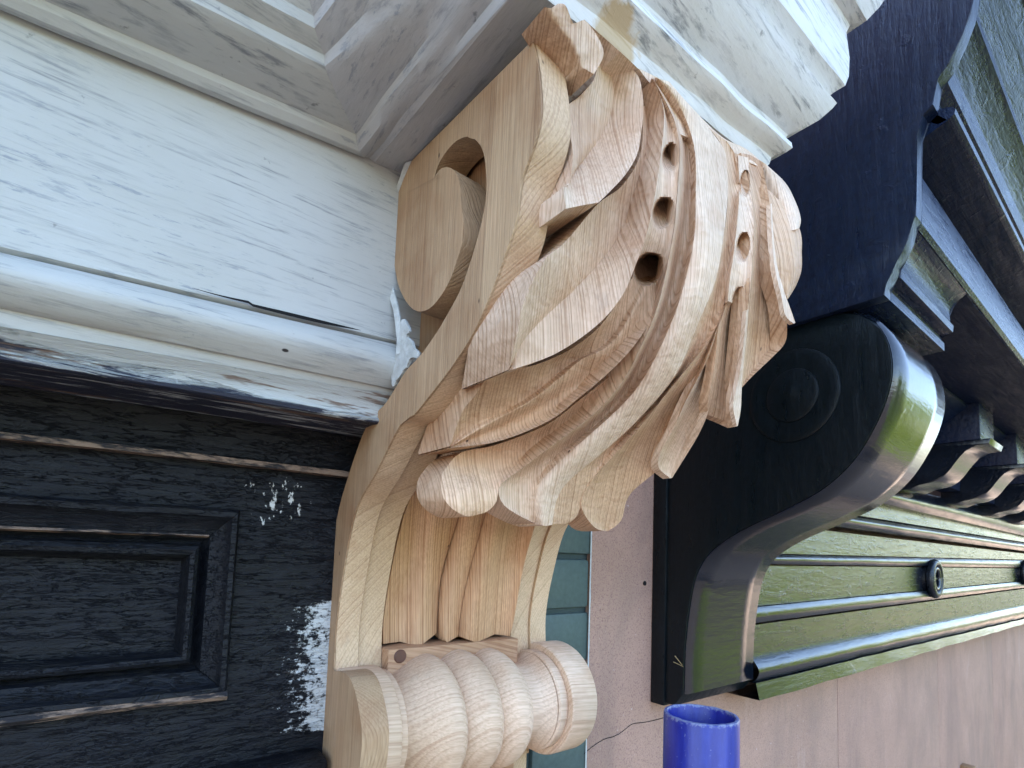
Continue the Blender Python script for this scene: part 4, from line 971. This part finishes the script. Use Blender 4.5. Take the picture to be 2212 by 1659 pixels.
# A: squared top block
P('leaf_block', [([(1176, 15), (1192, 42), (1213, 74), (1231, 105), (1243, 146)], [0.003, 0.005, 0.008], 'R'), ([(1190, 18), (1212, 34), (1228, 58), (1246, 100), (1262, 148)], [0.004, 0.006, 0.012], 'B'), ([(1205, 8), (1222, 12), (1240, 52), (1262, 44), (1290, 78), (1304, 118), (1283, 160)], [0.003, 0.006, 0.006, 0.008, 0.014], 'R')], M_leafA, 44, 9, 0.018)

# --- fluted front between the side panels
FA = []
for X, ps in ((0.205, [(874, 1104), (844, 1228), (827, 1338), (825, 1398)]), (0.262, [(984, 1137), (954, 1238), (944, 1378)]), (0.283, [(1041, 1134), (1008, 1255), (991, 1388)]), (0.345, [(1155, 1144), (1131, 1228), (1111, 1338), (1101, 1382)]), (0.205, [(930, 1000)]), (0.345, [(1215, 1020)])):
    for p in ps: FA.append((p[0]/400, p[1]/400, onX(p, X).dot(FW)))
fdepth = make_rbf(FA, 0.0)
fd = lambda x, y: fdepth(x, y)+0.004
lf_keep = lf; lf = cb
def FL(sets, nm='flute'):
    return patch(nm, sets, M_flute, 34, 6, 0.014, depthf=fd, amp=0.0002)
FL([([(905, 1040), (876, 1104), (846, 1228), (829, 1338), (828, 1391)], 0.004, 'R'), ([(930, 1050), (905, 1115), (880, 1230), (865, 1340), (864, 1386)], 0.0, 'V'), ([(960, 1060), (940, 1125), (922, 1235), (908, 1340), (906, 1397)], 0.010, 'B'), ([(1005, 1070), (984, 1137), (954, 1238), (945, 1320), (943, 1368)], 0.001, 'R')])
FL([([(1006, 1070), (985, 1137), (956, 1238), (946, 1320), (946, 1367)], 0.0, 'R'), ([(1030, 1070), (1008, 1137), (980, 1245), (966, 1330), (966, 1388)], 0.007, 'B'), ([(1060, 1070), (1041, 1134), (1008, 1255), (994, 1330), (990, 1374)], 0.002, 'R')])
FL([([(1062, 1070), (1043, 1134), (1010, 1255), (996, 1330), (993, 1375)], 0.002, 'R'), ([(1100, 1070), (1075, 1138), (1045, 1250), (1030, 1335), (1029, 1388)], 0.010, 'B'), ([(1140, 1080), (1115, 1140), (1090, 1240), (1074, 1335), (1069, 1370)], -0.001, 'V'), ([(1175, 1080), (1153, 1144), (1130, 1228), (1110, 1338), (1101, 1374)], 0.008, 'R')])
lf = lf_keep
# board below the flutes, with its knot
zt_ = onY((960, 1393), 0.428).z
box('base_board', 0.2035, 0.3475, 0.428, 0.462, -0.26, zt_, M_board, cb, 0.001)
box('gap_shade', 0.2035, 0.3475, 0.4605, 0.4632, zt_, zt_+0.03, M_dark, cb, 0)  # black sheet standing for the deep shade in the open gap
bm = bmesh.new(); q = onY((865, 1418), 0.4275)
bmesh.ops.create_cone(bm, cap_ends=True, segments=20, radius1=0.006, radius2=0.005, depth=0.001, matrix=Matrix.Translation(q) @ Matrix.Rotation(PI/2, 4, 'X')); bm_k = bm
from_bm('knot', bm, plain('knot_wood', (0.13, 0.055, 0.035), 0.6, 90, 0.4, 0.3), cb, 30)
box('lower_block', 0.25, 0.375, 0.44, 0.465, -0.40, -0.205, M_edge, cb, 0.002)

# --- turned roll, axis along X
AY, AZ = 0.4255, -0.1495
def lathe(name, prof, mat, n=56):
    rows = []
    for x, r in prof: rows.append([(x, AY+r*math.cos(2*PI*a/n), AZ+r*math.sin(2*PI*a/n)) for a in range(n)])
    o = grid_mesh(name, rows, mat, rl, 40, closed=True)
    return o
rl = empty('turned_roll', (0.29, AY, AZ)); rl.parent = cb; rl.matrix_parent_inverse = Matrix.Translation(cb.location).inverted()
lathe('end_cap', [(0.1622, 0.0), (0.1622, 0.0495), (0.1632, 0.0507), (0.193, 0.0507), (0.1945, 0.0495), (0.1945, 0.03)], M_roll)
lathe('collar', [(0.1946, 0.03), (0.1946, 0.0462), (0.1955, 0.0470), (0.2005, 0.0470), (0.2015, 0.0455), (0.2015, 0.03)], M_roll)
def bead(x0, x1, r0, rm, r1, pk=0.55, n=16, pw=0.8):
    out = [(x0, 0.02)]
    for i in range(n+1):
        t = i/n
        if t < pk: s_ = math.sin(PI/2*t/pk)**pw; r = r0+(rm-r0)*s_
        else: s_ = math.cos(PI/2*(t-pk)/(1-pk))**0.5; r = r1+(rm-r1)*s_
        out.append((x0+(x1-x0)*t, r))
    return out+[(x1, 0.02)]
def twist(o, amt, x0, x1):
    for v in o.data.vertices:      # turned beads lean slightly, as carved by hand
        a = math.atan2(v.co.z-AZ, v.co.y-AY); v.co.x += amt*math.sin(a)
    return o
twist(lathe('bead', bead(0.2016, 0.2580, 0.0385, 0.0565, 0.041, 0.74, 22, 1.7), M_roll), -0.003, 0, 0)
twist(lathe('bead', bead(0.2480, 0.2960, 0.040, 0.0575, 0.041, 0.62, 18, 0.95), M_roll), -0.003, 0, 0)
twist(lathe('bead', bead(0.2860, 0.3330, 0.040, 0.0560, 0.036, 0.52, 18, 0.95), M_roll), -0.003, 0, 0)
lathe('neck', [(0.318, 0.02), (0.318, 0.042), (0.328, 0.0395), (0.338, 0.0375), (0.347, 0.0385), (0.354, 0.043), (0.359, 0.0475), (0.360, 0.02)], M_roll)
lathe('collar', [(0.3602, 0.03), (0.3602, 0.0478), (0.362, 0.0495), (0.370, 0.0495), (0.372, 0.048), (0.372, 0.03)], M_roll)
lathe('end_cap', [(0.3722, 0.03), (0.3722, 0.0545), (0.374, 0.0560), (0.404, 0.0560), (0.406, 0.0550), (0.406, 0.0)], M_roll)
box('roll_backing', 0.2035, 0.378, 0.4405, 0.4645, -0.212, -0.118, M_board, cb, 0.001)

# ================================================================== BLUE PIPE
pc = ray((1514, 1542))*0.44
bp = empty('blue_pipe', (pc.x, pc.y, pc.z-0.5), label='open top of a bright blue painted metal scaffold pipe at the bottom right', cat='pipe')
bm = bmesh.new(); R1 = 0.030; rows = []
for (rad, z) in ((R1, -2.6), (R1, -0.0012), (R1-0.0006, 0.0), (R1-0.0028, 0.0002), (R1-0.0034, -0.001), (R1-0.0034, -0.4), (0.0001, -0.4)):
    rows.append([bm.verts.new((rad*math.cos(2*PI*a/48), rad*math.sin(2*PI*a/48), z+(0.0006*noise.noise(Vector((a*0.5, 0, 0))) if z > -0.01 else 0))) for a in range(48)])
for i in range(len(rows)-1):
    for a in range(48): bm.faces.new((rows[i][a], rows[i][(a+1) % 48], rows[i+1][(a+1) % 48], rows[i+1][a]))
bmesh.ops.recalc_face_normals(bm, faces=bm.faces)
me = bpy.data.meshes.new('pipe_tube'); bm.to_mesh(me); bm.free()
o = link('pipe_tube', me, M_blue, None, 40); o.parent = bp; o.location = (0, 0, 0.5)

# bit of straw caught on the bracket edge, wooden stick on the pink wall
q = onX((1462, 1432), XBk-0.004)
bm = bmesh.new()
for a, b in (((1458, 1417), (1474, 1437)), ((1455, 1430), (1476, 1440))):
    A_, B_ = onX(a, XBk-0.003), onX(b, XBk-0.005); d = (B_-A_); L_ = d.length
    mt = Matrix.Translation((A_+B_)/2) @ d.to_track_quat('Z', 'Y').to_matrix().to_4x4()
    bmesh.ops.create_cone(bm, cap_ends=True, segments=6, radius1=0.0007, radius2=0.0003, depth=L_, matrix=mt)
from_bm('straw', bm, plain('straw', (0.5, 0.38, 0.18), 0.8), None, 40, label='wisp of dry straw stuck to the lower edge of the big black bracket', cat='straw')
a = onY((2085, 1652), 0.515); b = onY((2180, 1585), 0.524)
box('wood_chip', a.x-0.02, a.x+0.02, 0.49, 0.5254, a.z-0.03, a.z, M_inner, None, 0.002, label='small brown wooden stub at the bottom right on the pink wall', cat='stub')
